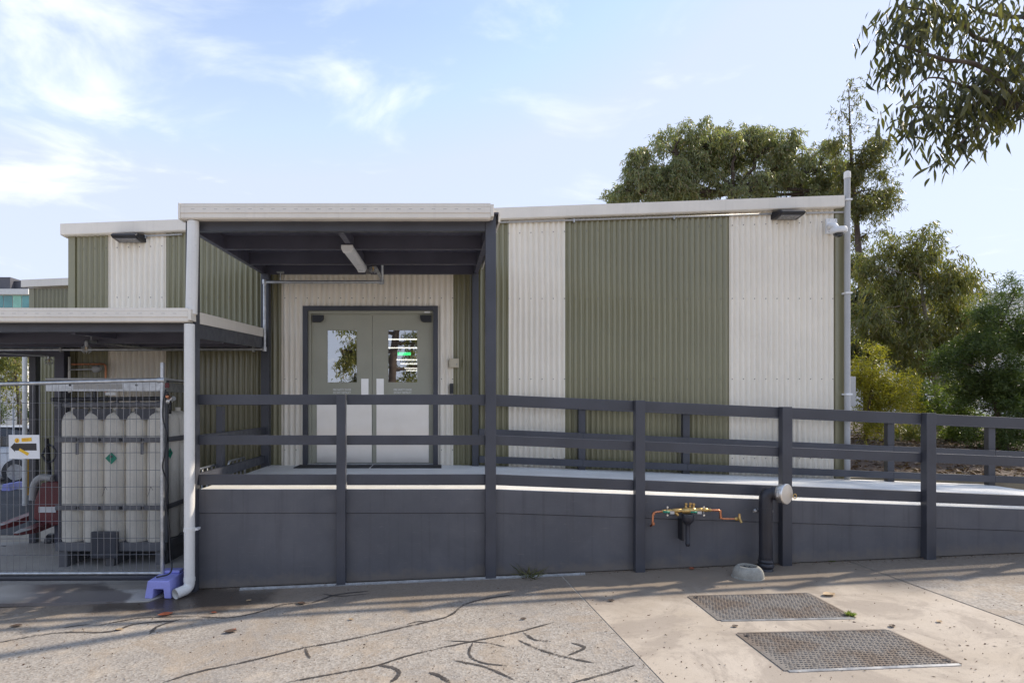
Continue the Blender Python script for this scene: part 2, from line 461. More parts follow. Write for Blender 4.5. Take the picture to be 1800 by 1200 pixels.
def concrete_mat(name, a, b, stain, wetpatch=None, stain2=None):
    m, n, l, p = nodes_of(name)
    t = n.new('ShaderNodeTexCoord'); vec = t.outputs['Object']
    c = mix_rgb(n, l, rng(n, l, noise(n, l, vec, 1.3, 7, .62, .4), .3, .7), a, b)
    c = mix_rgb(n, l, rng(n, l, noise(n, l, vec, .55, 6, .6, .9), .50, .72, 0, .6), c, stain)
    if stain2:
        c = mix_rgb(n, l, rng(n, l, noise(n, l, vec, 1.1, 8, .7, 1.5), .46, .60, 0, .7), c, stain2)
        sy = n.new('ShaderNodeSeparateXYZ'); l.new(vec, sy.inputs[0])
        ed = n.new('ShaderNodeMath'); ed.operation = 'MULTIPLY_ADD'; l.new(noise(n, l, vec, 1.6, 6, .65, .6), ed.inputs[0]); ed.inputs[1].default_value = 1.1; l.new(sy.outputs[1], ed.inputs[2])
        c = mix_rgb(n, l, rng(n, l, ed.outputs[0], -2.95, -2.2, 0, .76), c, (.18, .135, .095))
    c = mix_rgb(n, l, rng(n, l, noise(n, l, vec, 130, 2), .55, .72, 0, .35), c, tuple(x * .45 for x in a))
    c = mix_rgb(n, l, rng(n, l, noise(n, l, vec, 28, 3), .62, .74, 0, .3), c, tuple(x * .5 for x in stain))
    rough = .85
    if wetpatch:
        sp = n.new('ShaderNodeVectorMath'); sp.operation = 'DISTANCE'
        mpn = n.new('ShaderNodeMapping'); l.new(vec, mpn.inputs[0]); mpn.inputs['Scale'].default_value = (wetpatch[2], wetpatch[3], 0)
        l.new(mpn.outputs[0], sp.inputs[0]); sp.inputs[1].default_value = (wetpatch[0] * wetpatch[2], wetpatch[1] * wetpatch[3], 0)
        dn = n.new('ShaderNodeMath'); dn.operation = 'MULTIPLY_ADD'
        l.new(noise(n, l, vec, 2.2, 4), dn.inputs[0]); dn.inputs[1].default_value = .7; l.new(sp.outputs['Value'], dn.inputs[2])
        wet = rng(n, l, dn.outputs[0], 1.08, 1.16, 1, 0)
        c = mix_rgb(n, l, wet, c, mix_rgb(n, l, 1.0, c, (.42, .40, .42), 'MULTIPLY'))
        l.new(rng(n, l, wet, 0, 1, .85, .28), p.inputs['Roughness'])
    else:
        p.inputs['Roughness'].default_value = rough
    l.new(c, p.inputs['Base Color'])
    bumpn(n, l, p, noise(n, l, vec, 110, 5, .65), .35, .003)
    return m
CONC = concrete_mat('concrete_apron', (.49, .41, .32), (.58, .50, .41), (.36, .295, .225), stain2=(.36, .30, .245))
PADC = concrete_mat('concrete_pad', (.40, .37, .33), (.50, .47, .43), (.30, .27, .23), wetpatch=(-4.0, -2.55, .75, 1.5))
ASPH = concrete_mat('asphalt', (.055, .055, .060), (.075, .075, .080), (.045, .045, .05))
YARD = concrete_mat('worn_yard_paving', (.46, .405, .33), (.54, .475, .39), (.38, .33, .27))
PALEC = concrete_mat('pale_concrete', (.46, .45, .43), (.55, .54, .52), (.36, .35, .33))

def rusty_mat():
    m, n, l, p = nodes_of('rusted_cover_steel')
    t = n.new('ShaderNodeTexCoord'); vec = t.outputs['Object']
    a = rng(n, l, noise(n, l, vec, 3, 6, .65, .3), .42, .62)
    c = mix_rgb(n, l, a, (.25, .225, .20), (.20, .155, .12))
    c = mix_rgb(n, l, rng(n, l, noise(n, l, vec, 40, 4), .5, .75, 0, .7), c, (.10, .085, .07))
    l.new(c, p.inputs['Base Color']); p.inputs['Roughness'].default_value = .7; p.inputs['Metallic'].default_value = .15
    bumpn(n, l, p, noise(n, l, vec, 150, 4), .3)
    return m
RUST = rusty_mat()

def leaf_mat(name, cols, trans=.35, rough=.45):
    """Foliage: one tone per leaf, light passing through."""
    m, n, l, p = nodes_of(name)
    out = n['Material Output']
    g = n.new('ShaderNodeNewGeometry'); rp = n.new('ShaderNodeValToRGB'); l.new(g.outputs['Random Per Island'], rp.inputs[0])
    el = rp.color_ramp.elements
    el[0].color = (*cols[0], 1); el[1].color = (*cols[-1], 1)
    for i, c in enumerate(cols[1:-1]): e = el.new((i + 1) / (len(cols) - 1)); e.color = (*c, 1)
    oi = n.new('ShaderNodeObjectInfo')
    v = n.new('ShaderNodeHueSaturation'); l.new(rp.outputs[0], v.inputs['Color'])
    l.new(rng(n, l, oi.outputs['Random'], 0, 1, .75, 1.3), v.inputs['Value'])
    l.new(v.outputs[0], p.inputs['Base Color']); p.inputs['Roughness'].default_value = rough
    tr = n.new('ShaderNodeBsdfTranslucent')
    l.new(mix_rgb(n, l, 1.0, v.outputs[0], (1.5, 1.7, .7), 'MULTIPLY'), tr.inputs[0])
    mx = n.new('ShaderNodeMixShader'); mx.inputs[0].default_value = trans
    l.new(p.outputs[0], mx.inputs[1]); l.new(tr.outputs[0], mx.inputs[2]); l.new(mx.outputs[0], out.inputs[0])
    return m
EUC = leaf_mat('gum_leaves', [(.11, .125, .065), (.17, .185, .095), (.22, .24, .15), (.28, .26, .12), (.15, .16, .10), (.28, .20, .12)], .42, .38)
EUC2 = leaf_mat('bronze_gum_leaves', [(.11, .125, .05), (.19, .19, .06), (.26, .225, .07), (.15, .17, .08), (.21, .15, .07)], .42, .38)
GRN = leaf_mat('bright_leaves', [(.09, .12, .03), (.15, .19, .045), (.21, .235, .06), (.12, .165, .055)], .4)
DARKG = leaf_mat('dark_fine_leaves', [(.045, .07, .022), (.08, .115, .032), (.12, .15, .045), (.06, .085, .03)], .38)
YELG = leaf_mat('yellow_green_leaves', [(.28, .26, .035), (.42, .35, .04), (.21, .23, .04), (.50, .40, .05)], .4)
NEAR = leaf_mat('near_gum_leaf', [(.05, .056, .035), (.075, .08, .045), (.14, .125, .04), (.06, .066, .055), (.11, .11, .045)], .42, .36)
GRASS = leaf_mat('dry_grass', [(.10, .12, .04), (.20, .18, .08), (.07, .10, .03)], .3)
def litter_mat():
    return leaf_mat('leaf_litter', [(.20, .11, .07), (.10, .06, .045), (.30, .21, .15), (.15, .09, .06), (.38, .30, .24), (.07, .05, .04)], .1, .8)
LITTER = litter_mat()
SOIL = concrete_mat('mulch_soil', (.075, .05, .036), (.12, .08, .058), (.05, .035, .028))
DEADLEAF = [mat('dead_leaf_red', (.36, .10, .045), .6, var=.3, scale=30), mat('dead_leaf_brown', (.10, .065, .045), .7, var=.3, scale=30), mat('dead_leaf_tan', (.46, .32, .18), .7, var=.3, scale=30)]

# ================================================================== SETTING
def sheet(name, poly, matl, lift=0.004, thick=0.0, parent=None, kind='structure'):
    """A flat paving piece that follows the sloping ground."""
    mb = MB(); n = len(poly)
    top = [(p[0], p[1], gz(p[0]) + lift) for p in poly]
    if thick:
        bot = [(p[0], p[1], gz(p[0]) + lift - thick) for p in poly]
        mb.add(top + bot, [tuple(range(n)), tuple(range(n, 2 * n))[::-1]] + [(i, n + i, n + (i + 1) % n, (i + 1) % n) for i in range(n)])
    else:
        mb.add(top, [tuple(range(n))])
    return mb.build(name, matl, parent, kind=kind)

mb = MB()
xs = [-400, -60, -6, 8, 60, 400]; ys = [-400, -40, -2, 30, 120, 700]
for j, y in enumerate(ys):
    for i, x in enumerate(xs): mb.v.append((x, y, gz(x)))
for j in range(5):
    for i in range(5):
        a = j * 6 + i; mb.f.append((a, a + 1, a + 7, a + 6))
mb.build('ground', YARD, kind='structure')

def lerp2(a, b, t): return (a[0] + (b[0] - a[0]) * t, a[1] + (b[1] - a[1]) * t)
jl0, jl1 = gp(985, 1010), gp(1165, 1200)
jr0, jr1 = gp(1500, 990), gp(1800, 1099)
def on_line(a, b, y):
    t = (y - a.y) / (b.y - a.y); return a.x + (b.x - a.x) * t
yb, yf = -2.30, -11.0
jlb, jlf = on_line(jl0, jl1, yb), on_line(jl0, jl1, yf)
# the right joint runs outwards towards the camera
jrb = on_line(jr0, jr1, yb); yr = -5.2; jrr = on_line(jr0, jr1, yr)
GAP = .007
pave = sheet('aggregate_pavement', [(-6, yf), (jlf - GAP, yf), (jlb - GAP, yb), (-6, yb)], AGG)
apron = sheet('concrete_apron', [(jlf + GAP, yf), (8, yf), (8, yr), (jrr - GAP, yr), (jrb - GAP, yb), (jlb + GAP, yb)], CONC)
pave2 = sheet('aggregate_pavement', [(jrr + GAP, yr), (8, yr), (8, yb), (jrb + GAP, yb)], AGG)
# slab under the gas store, its front edge standing a little above the aggregate
e0, e1 = gp(0, 1063), gp(262, 1058)
pad = sheet('concrete_pad', [(-9.0, e0.y - .02), (e1.x, e1.y), (e1.x + .16, e1.y + .35), (-2.62, 0.0), (-5.6, 0.0), (-9.0, 0.0)], PADC, lift=.014, thick=.03)

# ---- tar crack-fill lines on the aggregate (crop coordinates halved to photograph pixels)
def ribbon(pts, w, parent, jit=.35):
    P = curve_pts([gp(u, v) for u, v in pts], 10); mb = MB(); n = len(P)
    L, R = [], []
    for i, p in enumerate(P):
        t = (P[min(i + 1, n - 1)] - P[max(i - 1, 0)]); t.z = 0; t.normalize(); s = Vector((-t.y, t.x, 0))
        e = min(1, (i + .6) / 4, (n - i - .4) / 4)
        a, b = w * .92 * e * (1 + random.uniform(-jit, jit)), w * .92 * e * (1 + random.uniform(-jit, jit))
        q, r = p + s * a * .5, p - s * b * .5
        L.append((q.x, q.y, gz(q.x) + .0075)); R.append((r.x, r.y, gz(r.x) + .0075))
    mb.v = L + R
    mb.f = [(i, n + i, n + i + 1, i + 1) for i in range(n - 1)]
    mb.build('tar_seam', TAR, parent)
c7 = lambda a: [(x / 2, y / 2 + 980) for x, y in a]
c8 = lambda a: [(x / 2 + 900, y / 2 + 980) for x, y in a]
for pts, w in [
    (c7([(-40, 306), (120, 277), (230, 264), (380, 262), (480, 234), (620, 222)]), .030),
    (c7([(690, 208), (800, 212), (900, 195), (1000, 165), (1100, 158), (1180, 132), (1300, 118)]), .026),
    (c7([(220, 248), (260, 242), (312, 235)]), .018),
    (c7([(330, 242), (480, 215), (570, 210), (700, 208)]), .016),
    (c7([(525, 270), (556, 242), (640, 216)]), .030),
    (c7([(570, 442), (700, 402), (830, 375), (960, 345), (1070, 318), (1200, 295), (1380, 255), (1490, 230), (1580, 205), (1630, 168), (1700, 147), (1800, 132)]), .024),
    (c7([(1074, 318), (1078, 336), (1090, 356)]), .024),
    (c7([(1430, 236), (1470, 226), (1510, 226)]), .014),
    (c7([(1000, 442), (1200, 405), (1320, 382), (1440, 345), (1640, 300), (1800, 268), (1950, 228)]), .020),
    (c7([(1330, 381), (1380, 388), (1403, 410), (1372, 442)]), .030),
    (c7([(1560, 293), (1700, 300), (1785, 317)]), .014),
    (c7([(1662, 300), (1650, 340), (1690, 370), (1785, 382)]), .018),
    (c7([(1590, 362), (1700, 385), (1810, 432)]), .024),
    (c7([(1508, 405), (1550, 420), (1585, 444)]), .032),
    (c8([(40, 265), (80, 290), (140, 296)]), .026),
    (c8([(20, 290), (90, 322), (180, 350), (290, 372)]), .024),
    (c8([(208, 300), (255, 318), (196, 346)]), .026),
    (c8([(432, 380), (330, 410), (205, 444)]), .022),
    (c7([(1130, 128), (1200, 136), (1300, 128)]), .02),
]: ribbon(pts, w, pave)

# ================================================================== MAIN BUILDING
PITCH, AMP = 0.0762, 0.0150
def crest(t): return 2 * (.5 + .5 * math.cos(2 * math.pi * t / PITCH)) ** .62 - 1
def corr_x(mb, x0, x1, zb, zt, y, flip=1):
    """Corrugated sheet along x; zb, zt are functions of x."""
    n = max(2, int(round((x1 - x0) / PITCH * 10))); b = len(mb.v)
    for i in range(n + 1):
        x = x0 + (x1 - x0) * i / n
        yy = y - flip * AMP * crest(x)
        mb.v.append((x, yy, zb(x))); mb.v.append((x, yy, zt(x)))
    for i in range(n):
        a = b + 2 * i; mb.f.append((a, a + 2, a + 3, a + 1) if flip > 0 else (a, a + 1, a + 3, a + 2))
def corr_y(mb, y0, y1, z0, z1, x, flip=1):
    n = max(2, int(round((y1 - y0) / PITCH * 8))); b = len(mb.v)
    for i in range(n + 1):
        yy = y0 + (y1 - y0) * i / n
        xx = x + flip * AMP * crest(yy)
        mb.v.append((xx, yy, z0)); mb.v.append((xx, yy, z1))
    for i in range(n):
        a = b + 2 * i; mb.f.append((a, a + 2, a + 3, a + 1) if flip > 0 else (a, a + 1, a + 3, a + 2))
def fascia_top(x): return 3.262 + (x + 5.21) * (3.650 - 3.262) / (5.49 + 5.21)
XL, XR = X(121), X(1483)
BD = 9.0
bld = thing('clad_building', 'long low building clad in striped olive and beige corrugated steel with a double fire door', 'building', (0, 0, -.9))
wall_t = lambda x: fascia_top(x) - .088
WB = -1.3
dx0, dx1, dzt = X(533), X(770), Z(538)
def panel(u0, u1, m, lbl):
    mb = MB(); corr_x(mb, X(u0), X(u1), lambda x: WB, wall_t, 0)
    mb.build('wall_panel', m, bld, smooth=True, recalc=False, label=lbl)
for u0, u1, m, lbl in [(133, 190, OLIVE, 'olive strip by the left corner'), (190, 292, BEIGE, 'beige strip under the left floodlight'), (292, 494.5, OLIVE, 'olive strip behind the canopies'),
                       (797, 894, OLIVE, 'narrow olive strip right of the door'), (894, 993, BEIGE, 'narrow beige strip right of the canopy'), (993, 1282, OLIVE, 'widest olive strip behind the ramp'), (1282, 1467, BEIGE, 'beige strip under the right floodlight')]:
    panel(u0, u1, m, lbl)
mb = MB()
corr_x(mb, X(494.5), dx0 + .01, lambda x: WB, wall_t, 0)
corr_x(mb, dx0 + .01, dx1 - .01, lambda x: dzt - .01, wall_t, 0)
corr_x(mb, dx1 - .01, X(797), lambda x: WB, wall_t, 0)
mb.build('wall_panel', BEIGE, bld, smooth=True, recalc=False, label='beige sheets framing the double door')
for a, b, m in [(121, 133, OLIVE), (1467, 1483, OLIVE)]:
    mb = MB(); mb.rail(X(a), X(b), -.016, .05, wall_t(X(a)), wall_t(X(b)), wall_t(X(a)) - WB, wall_t(X(b)) - WB)
    mb.build('corner_flashing', m, bld, bevel=.003)
for u in (190, 292, 494.5, 797, 894, 993, 1282):           # lapped sheet edges
    mb = MB(); mb.box(X(u) - .004, X(u) + .004, -.0125, -.004, WB, wall_t(X(u)) - .002)
    mb.build('sheet_lap', OLIVE if u in (190, 494.5, 797, 993) else BEIGE, bld)
# side and back walls
mb = MB(); corr_y(mb, .05, BD, WB, fascia_top(XL) - .085, XL, -1); mb.build('side_wall', OLIVE, bld, smooth=True, recalc=False)
mb = MB(); corr_y(mb, .05, BD, WB, fascia_top(XR) - .085, XR, 1); mb.build('side_wall', OLIVE, bld, smooth=True, recalc=False)
mb = MB(); mb.rail(XL, XR, BD, BD + .05, fascia_top(XL) - .085, fascia_top(XR) - .085, 4.4, 4.8); mb.build('back_wall', OLIVE, bld)
# fascia with folded lower lip, and roof
mb = MB(); xa, xb = X(105, 7.9), X(1483, 7.93)
mb.rail(xa, xb, -.095, -.035, fascia_top(xa), fascia_top(xb), .148)
mb.rail(xa, xb, -.088, .02, fascia_top(xa) - .148, fascia_top(xb) - .148, .008)
mb.build('fascia', WHITE, bld, bevel=.004)
mb = MB(); mb.bary(xa - .0, xa + .035, -.035, .22, fascia_top(xa) - .01, fascia_top(xa) - .01, .15); mb.build('fascia_return', WHITE, bld, bevel=.004)
mb = MB(); mb.rail(xa + .04, xb - .01, -.034, BD + .1, fascia_top(xa + .04) - .03, fascia_top(xb) - .03, .06); mb.build('roof', WHITE, bld)
# roofing screws, two corrugations apart, in rows
SCREW = mat('screw_heads', (.20, .19, .17), .4, .5)
mb = MB()
def screw_row(x0, x1, zf, olive):
    k0, k1 = math.ceil(x0 / (2 * PITCH)), math.floor(x1 / (2 * PITCH))
    for k in range(k0, k1 + 1):
        x = k * 2 * PITCH; z = zf(x)
        mb.lathe([(.0075, 0), (.0075, .003), (.004, .008)], (x, -AMP, z), (0, -1, 0), 6)
for u0, u1 in [(136, 315), (345, 455)]:
    screw_row(X(u0), X(u1), lambda x: fascia_top(x) - .33, 0); screw_row(X(u0), X(u1), lambda x: Z(523), 0)
screw_row(X(876), X(1464), lambda x: fascia_top(x) - .33, 0)
for z in (Z(525), Z(666), Z(805)): screw_row(X(845), X(1464), lambda x: z, 0)
screw_row(X(498), X(797), lambda x: Z(524), 0)
for z in (Z(666), Z(790)):
    screw_row(X(345), X(530), lambda x: z, 0); screw_row(X(775), X(828), lambda x: z, 0)
mb.build('screws', SCREW, bld, kind='stuff')

# ---- double door
def bx(name, x0, x1, y0, y1, z0, z1, m, parent, bevel=0, **k):
    return MB().box(x0, x1, y0, y1, z0, z1).build(name, m, parent, bevel=bevel, **k)
fw = .066
mb = MB()
mb.box(dx0, dx0 + fw, -.03, .14, 0.0, dzt); mb.box(dx1 - fw, dx1, -.03, .14, 0.0, dzt); mb.box(dx0 + fw, dx1 - fw, -.03, .14, dzt - .062, dzt)
mb.build('door_surround', CHAR, bld, bevel=.003)
jx0, jx1, jzt = dx0 + fw, dx1 - fw, dzt - .062
lx0, lx1, lzt = X(548.6), X(758), Z(553)
mb = MB()
mb.box(jx0, lx0 - .018, .012, .14, 0, jzt); mb.box(lx1 + .018, jx1, .012, .14, 0, jzt); mb.box(lx0 - .018, lx1 + .018, .012, .14, lzt + .02, jzt)
mb.box(lx0 - .018, lx0 + .010, .045, .14, 0, lzt + .02); mb.box(lx1 - .010, lx1 + .018, .045, .14, 0, lzt + .02); mb.box(lx0 + .01, lx1 - .01, .045, .14, lzt + .002, lzt + .02)
mb.build('door_frame', DOORP, bld, bevel=.002)
bx('frame_sticker', X(746), X(756), .009, .0118, Z(549.6), Z(547), LETTER, bld)
bx('threshold', jx0, jx1, -.05, .1, .002, .02, STEEL, bld, bevel=.003)
def leaf(x0, x1, pu0, pu1, tu, closer_side, plate, lbl):
    """Door leaf with an opening for its glazed panel."""
    px0, px1, pz0, pz1 = X(pu0), X(pu1), Z(672.6), Z(578)
    y0, y1 = .05, .09
    mb = MB()
    mb.box(x0, px0, y0, y1, .025, lzt); mb.box(px1, x1, y0, y1, .025, lzt)
    mb.box(px0, px1, y0, y1, .025, pz0); mb.box(px0, px1, y0, y1, pz1, lzt)
    o = mb.build('door_leaf', DOORP, bld, label=lbl)
    m2 = MB(); g = .010
    m2.box(px0, px1, y0 - .002, y0 + .012, pz1 - g, pz1 - .0005); m2.box(px0, px1, y0 - .002, y0 + .012, pz0 + .0005, pz0 + g)
    m2.box(px0 + .0005, px0 + g, y0 - .003, y0 + .012, pz0 + g, pz1 - g); m2.box(px1 - g, px1 - .0005, y0 - .003, y0 + .012, pz0 + g, pz1 - g)
    m2.build('glazing_bead', DOORP, o)
    m3 = MB(); m3.add([(px0 + g, y0 + .012, pz0 + g), (px1 - g, y0 + .012, pz0 + g), (px1 - g, y0 + .012, pz1 - g), (px0 + g, y0 + .012, pz1 - g)], [(0, 1, 2, 3)])
    m3.build('window_pane', GLASS, o)
    bx('push_plate', X(plate[0]), X(plate[1]), y0 - .003, y0 - .0002, Z(735), Z(665), INOX, o, bevel=.001)
    bx('kick_plate', x0 + .055, x1 - .004 if closer_side < 0 else x1 - .035, y0 - .004, y0 - .0002, Z(813), Z(703), INOX, o, bevel=.001)
    text_obj('FIRE SAFETY DOOR', .040, (X(tu), y0 - .0012, Z(684.6)), LETTER, o, X(616) - X(584))
    text_obj('DO NOT OBSTRUCT', .040, (X(tu), y0 - .0012, Z(689.9)), LETTER, o, X(616) - X(585))
    # quarter-round closer cover in the outer top corner
    cx = x0 + .002 if closer_side < 0 else x1 - .002; s = 1 if closer_side < 0 else -1
    w, h = .150, .098
    poly = [(cx, y0 - .05, lzt - .006), (cx, y0 - .05, lzt - h)]
    for k in range(9):
        a = math.pi / 2 * k / 8
        poly.append((cx + s * (w - .06 + .06 * math.sin(a)), y0 - .05, lzt - h + .06 - .06 * math.cos(a)))
    poly.append((cx + s * w, y0 - .05, lzt - .006))
    MB().prism(poly, (0, .0498, 0)).build('door_closer', BLACK, o)
    return o
split = X(653.6)
leaf(lx0, split - .0025, 573, 627.6, 600, -1, (634, 647), 'left leaf')
leaf(split + .0025, lx1, 680.6, 734.4, 707.4, 1, (661, 674), 'right leaf')
# dim hall behind the panes with hanging tube lights and a green exit lamp
HALL = mat('hall_wall', (.10, .095, .09), .8)
mb = MB(); hx0, hx1, hy0, hy1, hz0, hz1 = -4.6, 5.0, .16, 8.8, .0, 2.9
mb.add([(hx0, hy0, hz0), (hx1, hy0, hz0), (hx1, hy1, hz0), (hx0, hy1, hz0), (hx0, hy0, hz1), (hx1, hy0, hz1), (hx1, hy1, hz1), (hx0, hy1, hz1)],
       [(0, 1, 2, 3), (7, 6, 5, 4), (2, 3, 7, 6), (1, 2, 6, 5), (3, 0, 4, 7)])
mb.build('hall_interior', HALL, bld, recalc=False)
TUBEL = emit('tube_light', (1, .93, .84), 1.6)
for v, D, u0 in [(596, 12.6, 640), (611, 13.6, 640), (632, 14.4, 697), (639, 15.0, 704), (647, 15.5, 711), (651, 15.9, 714)]:
    p = px(u0, v, D); q = px(u0 + 130, v, D)
    MB().box(p.x, q.x, p.y, p.y + .05, p.z - .010, p.z + .010).build('tube_light', TUBEL, bld)
EXITG = emit('green_exit_lamp', (.02, .9, .25), 1.3)
p = px(699, 619, 9.5); q = px(722, 624, 9.5)
bx('exit_lamp', p.x, q.x, p.y, p.y + .04, q.z, p.z, EXITG, bld)

# ================================================================== SECOND BUILDING (behind, left)
D2 = 11.5
b2 = thing('clad_shed', 'smaller olive corrugated shed with white fascia behind the left canopy', 'building', (X(85, D2), D2 - 8, -1.1))
mb = MB(); x0, x1 = X(52, D2), X(150, D2); zt = Z(507, D2)
corr_x(mb, x0 + .1, x1, lambda x: -1.4, lambda x: zt, D2 - 8)
mb.build('wall_panel', OLIVE, b2, smooth=True, recalc=False)
bx('corner_flashing', x0, x0 + .1, D2 - 8.015, D2 - 7.95, -1.4, zt, OLIVE, b2)
mb = MB(); mb.rail(X(43, D2), X(150, D2), D2 - 8.1, D2 - 8.03, Z(493.5, D2), Z(489, D2), .145); mb.build('fascia', WHITE, b2, bevel=.004)
bx('roof', X(43, D2), x1, D2 - 8.028, D2 - 4, Z(497, D2) - .05, Z(497, D2), WHITE, b2)
bx('side_wall', x0, x0 + .05, D2 - 7.94, D2 - 4, -1.4, zt - .05, OLIVE, b2)
mb = MB(); mb.tube([(X(48, D2), D2 - 8.07, -1.2), (X(48, D2), D2 - 8.07, Z(548, D2))], .042, 12); mb.build('downpipe', PVC, b2, smooth=True)

# ================================================================== ENTRY CANOPY
YF = -2.40                              # front plane of posts
can = thing('entry_canopy', 'tall charcoal framed entry canopy with white gutter over the double door', 'canopy', (-1.0, -1.2, 0))
rise = .108 / 2.4
def czb(y): return 2.48 + (y - YF) * rise      # underside of roof framing
pxl0, pxl1 = X(326, 5.6), X(344, 5.6)
pxr0, pxr1 = X(853.5, 5.6), X(872, 5.6)
bx('post', pxr0, pxr1, YF, YF + .1, gz(pxr0) - .02, Z(372, 5.6), CHAR, can, .004)
bx('post', pxl0, pxl1, YF, YF + .1, gz(pxl0) - .02, Z(384, 5.6), CHAR, can, .004)
bx('post', X(458.5, 7.85), X(472.5, 7.85), -.15, -.05, -1.05, czb(-.15) , CHAR, can, .004)
bx('post', X(830, 7.85), X(841.5, 7.85), -.15, -.05, -.9, czb(-.15), CHAR, can, .004)
mb = MB(); mb.box(pxl1, pxr0, YF + .012, YF + .075, Z(405.3, 5.6), Z(383.5, 5.6)); mb.build('front_beam', CHAR, can, bevel=.003)
for (a, b) in ((pxl0 + .02, pxl0 + .075), (pxr1 - .085, pxr1 - .03)):
    mb = MB(); mb.bary(a, b, YF + .1, -.05, czb(YF + .1) + .14, czb(-.05) + .14, .14); mb.build('side_beam', DARKBEAM, can, bevel=.003)
ix0, ix1 = pxl0 + .075, pxr1 - .085
cb0, cb1 = -1.015, -.955
for y in (-1.6, -.77, -.10):
    for a, b in ((ix0, cb0), (cb1, ix1)):
        z = czb(y); mb = MB()
        mb.box(a + .001, b - .001, y, y + .003, z + .004, z + .15); mb.box(a + .001, b - .001, y - .002, y + .045, z, z + .004)
        mb.build('joist', DARKBEAM, can)
mb = MB(); mb.bary(cb0, cb1, YF + .078, -.05, czb(YF + .08) + .125, czb(-.05) + .125, .118); mb.build('centre_joist', DARKBEAM, can)
mb = MB(); mb.bary(pxl0 - .02, pxr1 + .02, YF - .05, -.02, czb(YF) + .155, czb(0) + .155, .012); mb.build('roof_sheet', DARKBEAM, can)
mb = MB(); mb.bary(pxr1 + .0205, pxr1 + .040, YF - .012, -.05, czb(YF) + .185, czb(-.05) + .185, .11); mb.build('barge_flashing', WHITE, can, bevel=.003)
mb = MB(); mb.bary(pxl0 - .02, pxr1 + .02, YF - .05, -.02, czb(YF) + .172, czb(0) + .172, .015); mb.build('roof_cover', WHITE, can)
def gutter(x0, x1, zb, zt, yb, parent, side_cap=True):
    """Square-line gutter: ribbed front face, open top, with a row of overflow slots."""
    h = zt - zb; yfr = yb - .118
    prof = [(yb, zb + .01), (yfr + .022, zb), (yfr + .006, zb + .010), (yfr + .004, zb + h * .30), (yfr + .010, zb + h * .33), (yfr + .008, zb + h * .36), (yfr, zb + h * .38), (yfr, zb + h * .74),
            (yfr + .008, zb + h * .77), (yfr + .004, zb + h * .80), (yfr + .004, zb + h), (yfr + .016, zb + h), (yfr + .018, zb + .02), (yb - .004, zb + .02)]
    o = MB().prism([(x0, y, z) for y, z in prof], (x1 - x0, 0, 0)).build('gutter', WHITE, parent)
    s = MB(); n = int((x1 - x0) / .107)
    for i in range(n):
        xx = x0 + .10 + i * .107
        if xx + .04 > x1: break
        s.box(xx, xx + .032, yfr - .0012, yfr + .0005, zb + h * .60, zb + h * .615)
    s.build('overflow_slots', STRAP, o, kind='stuff')
    for a, b in ((x0 - .022, x0 - .001), (x1 + .001, x1 + .030)):
        MB().box(a, b, yfr - .004, yb, zb - .004 + (.022 if b > x1 else 0), zt + .002 - (.012 if b > x1 else 0)).build('end_cap', WHITE, o, bevel=.004)
    return o
gutter(X(317, 5.47), X(862.5, 5.47), Z(384, 5.47), Z(357, 5.47), YF - .012, can)

# ---- ceiling batten light
lt = thing('batten_light', 'long white LED batten under the entry canopy roof', 'light', (-.99, -1.25, czb(-1.6)))
y0, y1 = -1.80, -.72; za, zb_ = czb(-1.8) - .006, czb(-.72) - .006
def batten_sec(x0, x1, zt, h): return [(x0, zt), (x0, zt - h * .45), (x0 + .022, zt - h), (x1 - .022, zt - h), (x1, zt - h * .45), (x1, zt)]
s0 = [(x, y0, z) for x, z in batten_sec(-1.055, -.935, za, .075)]; s1 = [(x, y1, z) for x, z in batten_sec(-1.055, -.935, zb_, .075)]
mb = MB(); mb.add(s0 + s1, [tuple(range(6)), tuple(range(6, 12))[::-1]] + [(i, i + 6, (i + 1) % 6 + 6, (i + 1) % 6) for i in range(6)])
mb.build('diffuser', LENS, lt, bevel=.006)
for y, z in ((y0 - .03, za), (y1 + .002, zb_)):
    s0 = [(x, y, zz) for x, zz in batten_sec(-1.058, -.932, z, .082)]
    MB().prism(s0, (0, .028, 0)).build('end_cap', SIGNW, lt, bevel=.005)

# ================================================================== LOWER CANOPY (left)
lc = thing('store_canopy', 'low charcoal canopy with white gutter roofing the gas store', 'canopy', (-5.2, -1.2, .5))
LXR = -2.36; LXL = -8.6
lrise = .12 / 2.2
def lz(y): return 1.604 + (y - YF) * lrise
bx('front_beam', LXL, X(326, 5.6) - .002, YF + .012, YF + .075, Z(583, 5.6), Z(565, 5.6), CHAR, lc, .003)
mb = MB(); mb.bary(LXR - .035, LXR - .001, YF + .11, -.17, lz(YF + .1) - .004, lz(-.17) - .004, .145); mb.build('side_beam', CHAR, lc, bevel=.003)
mb = MB(); mb.bary(LXR - .03, LXR + .006, YF + .102, -.17, lz(YF) + .112, lz(-.17) + .112, .112); mb.build('barge_flashing', WHITE, lc, bevel=.003)
bx('back_beam', LXL, X(121) + .0, .0, .07, 1.48, 1.70, DARKBEAM, lc, .003)
bx('back_beam', X(121) + .0, LXR - .04, -.12, -.06, lz(0) - .14, lz(0) - .01, DARKBEAM, lc, .003)
for y in (-1.6, -.8):
    bx('joist', LXL, LXR - .037, y, y + .05, lz(y) - .16, lz(y) - .005, DARKBEAM, lc, .003)
for x in (-3.6, -4.9, -6.3):
    mb = MB(); mb.bary(x, x + .05, YF + .08, -.13, lz(YF) - .005, lz(-.13) - .005, .10); mb.build('rafter', DARKBEAM, lc)
mb = MB(); mb.bary(LXL, LXR - .032, YF - .05, -.02, lz(YF) + .02, lz(0) + .02, .02); mb.build('roof_sheet', DARKBEAM, lc)
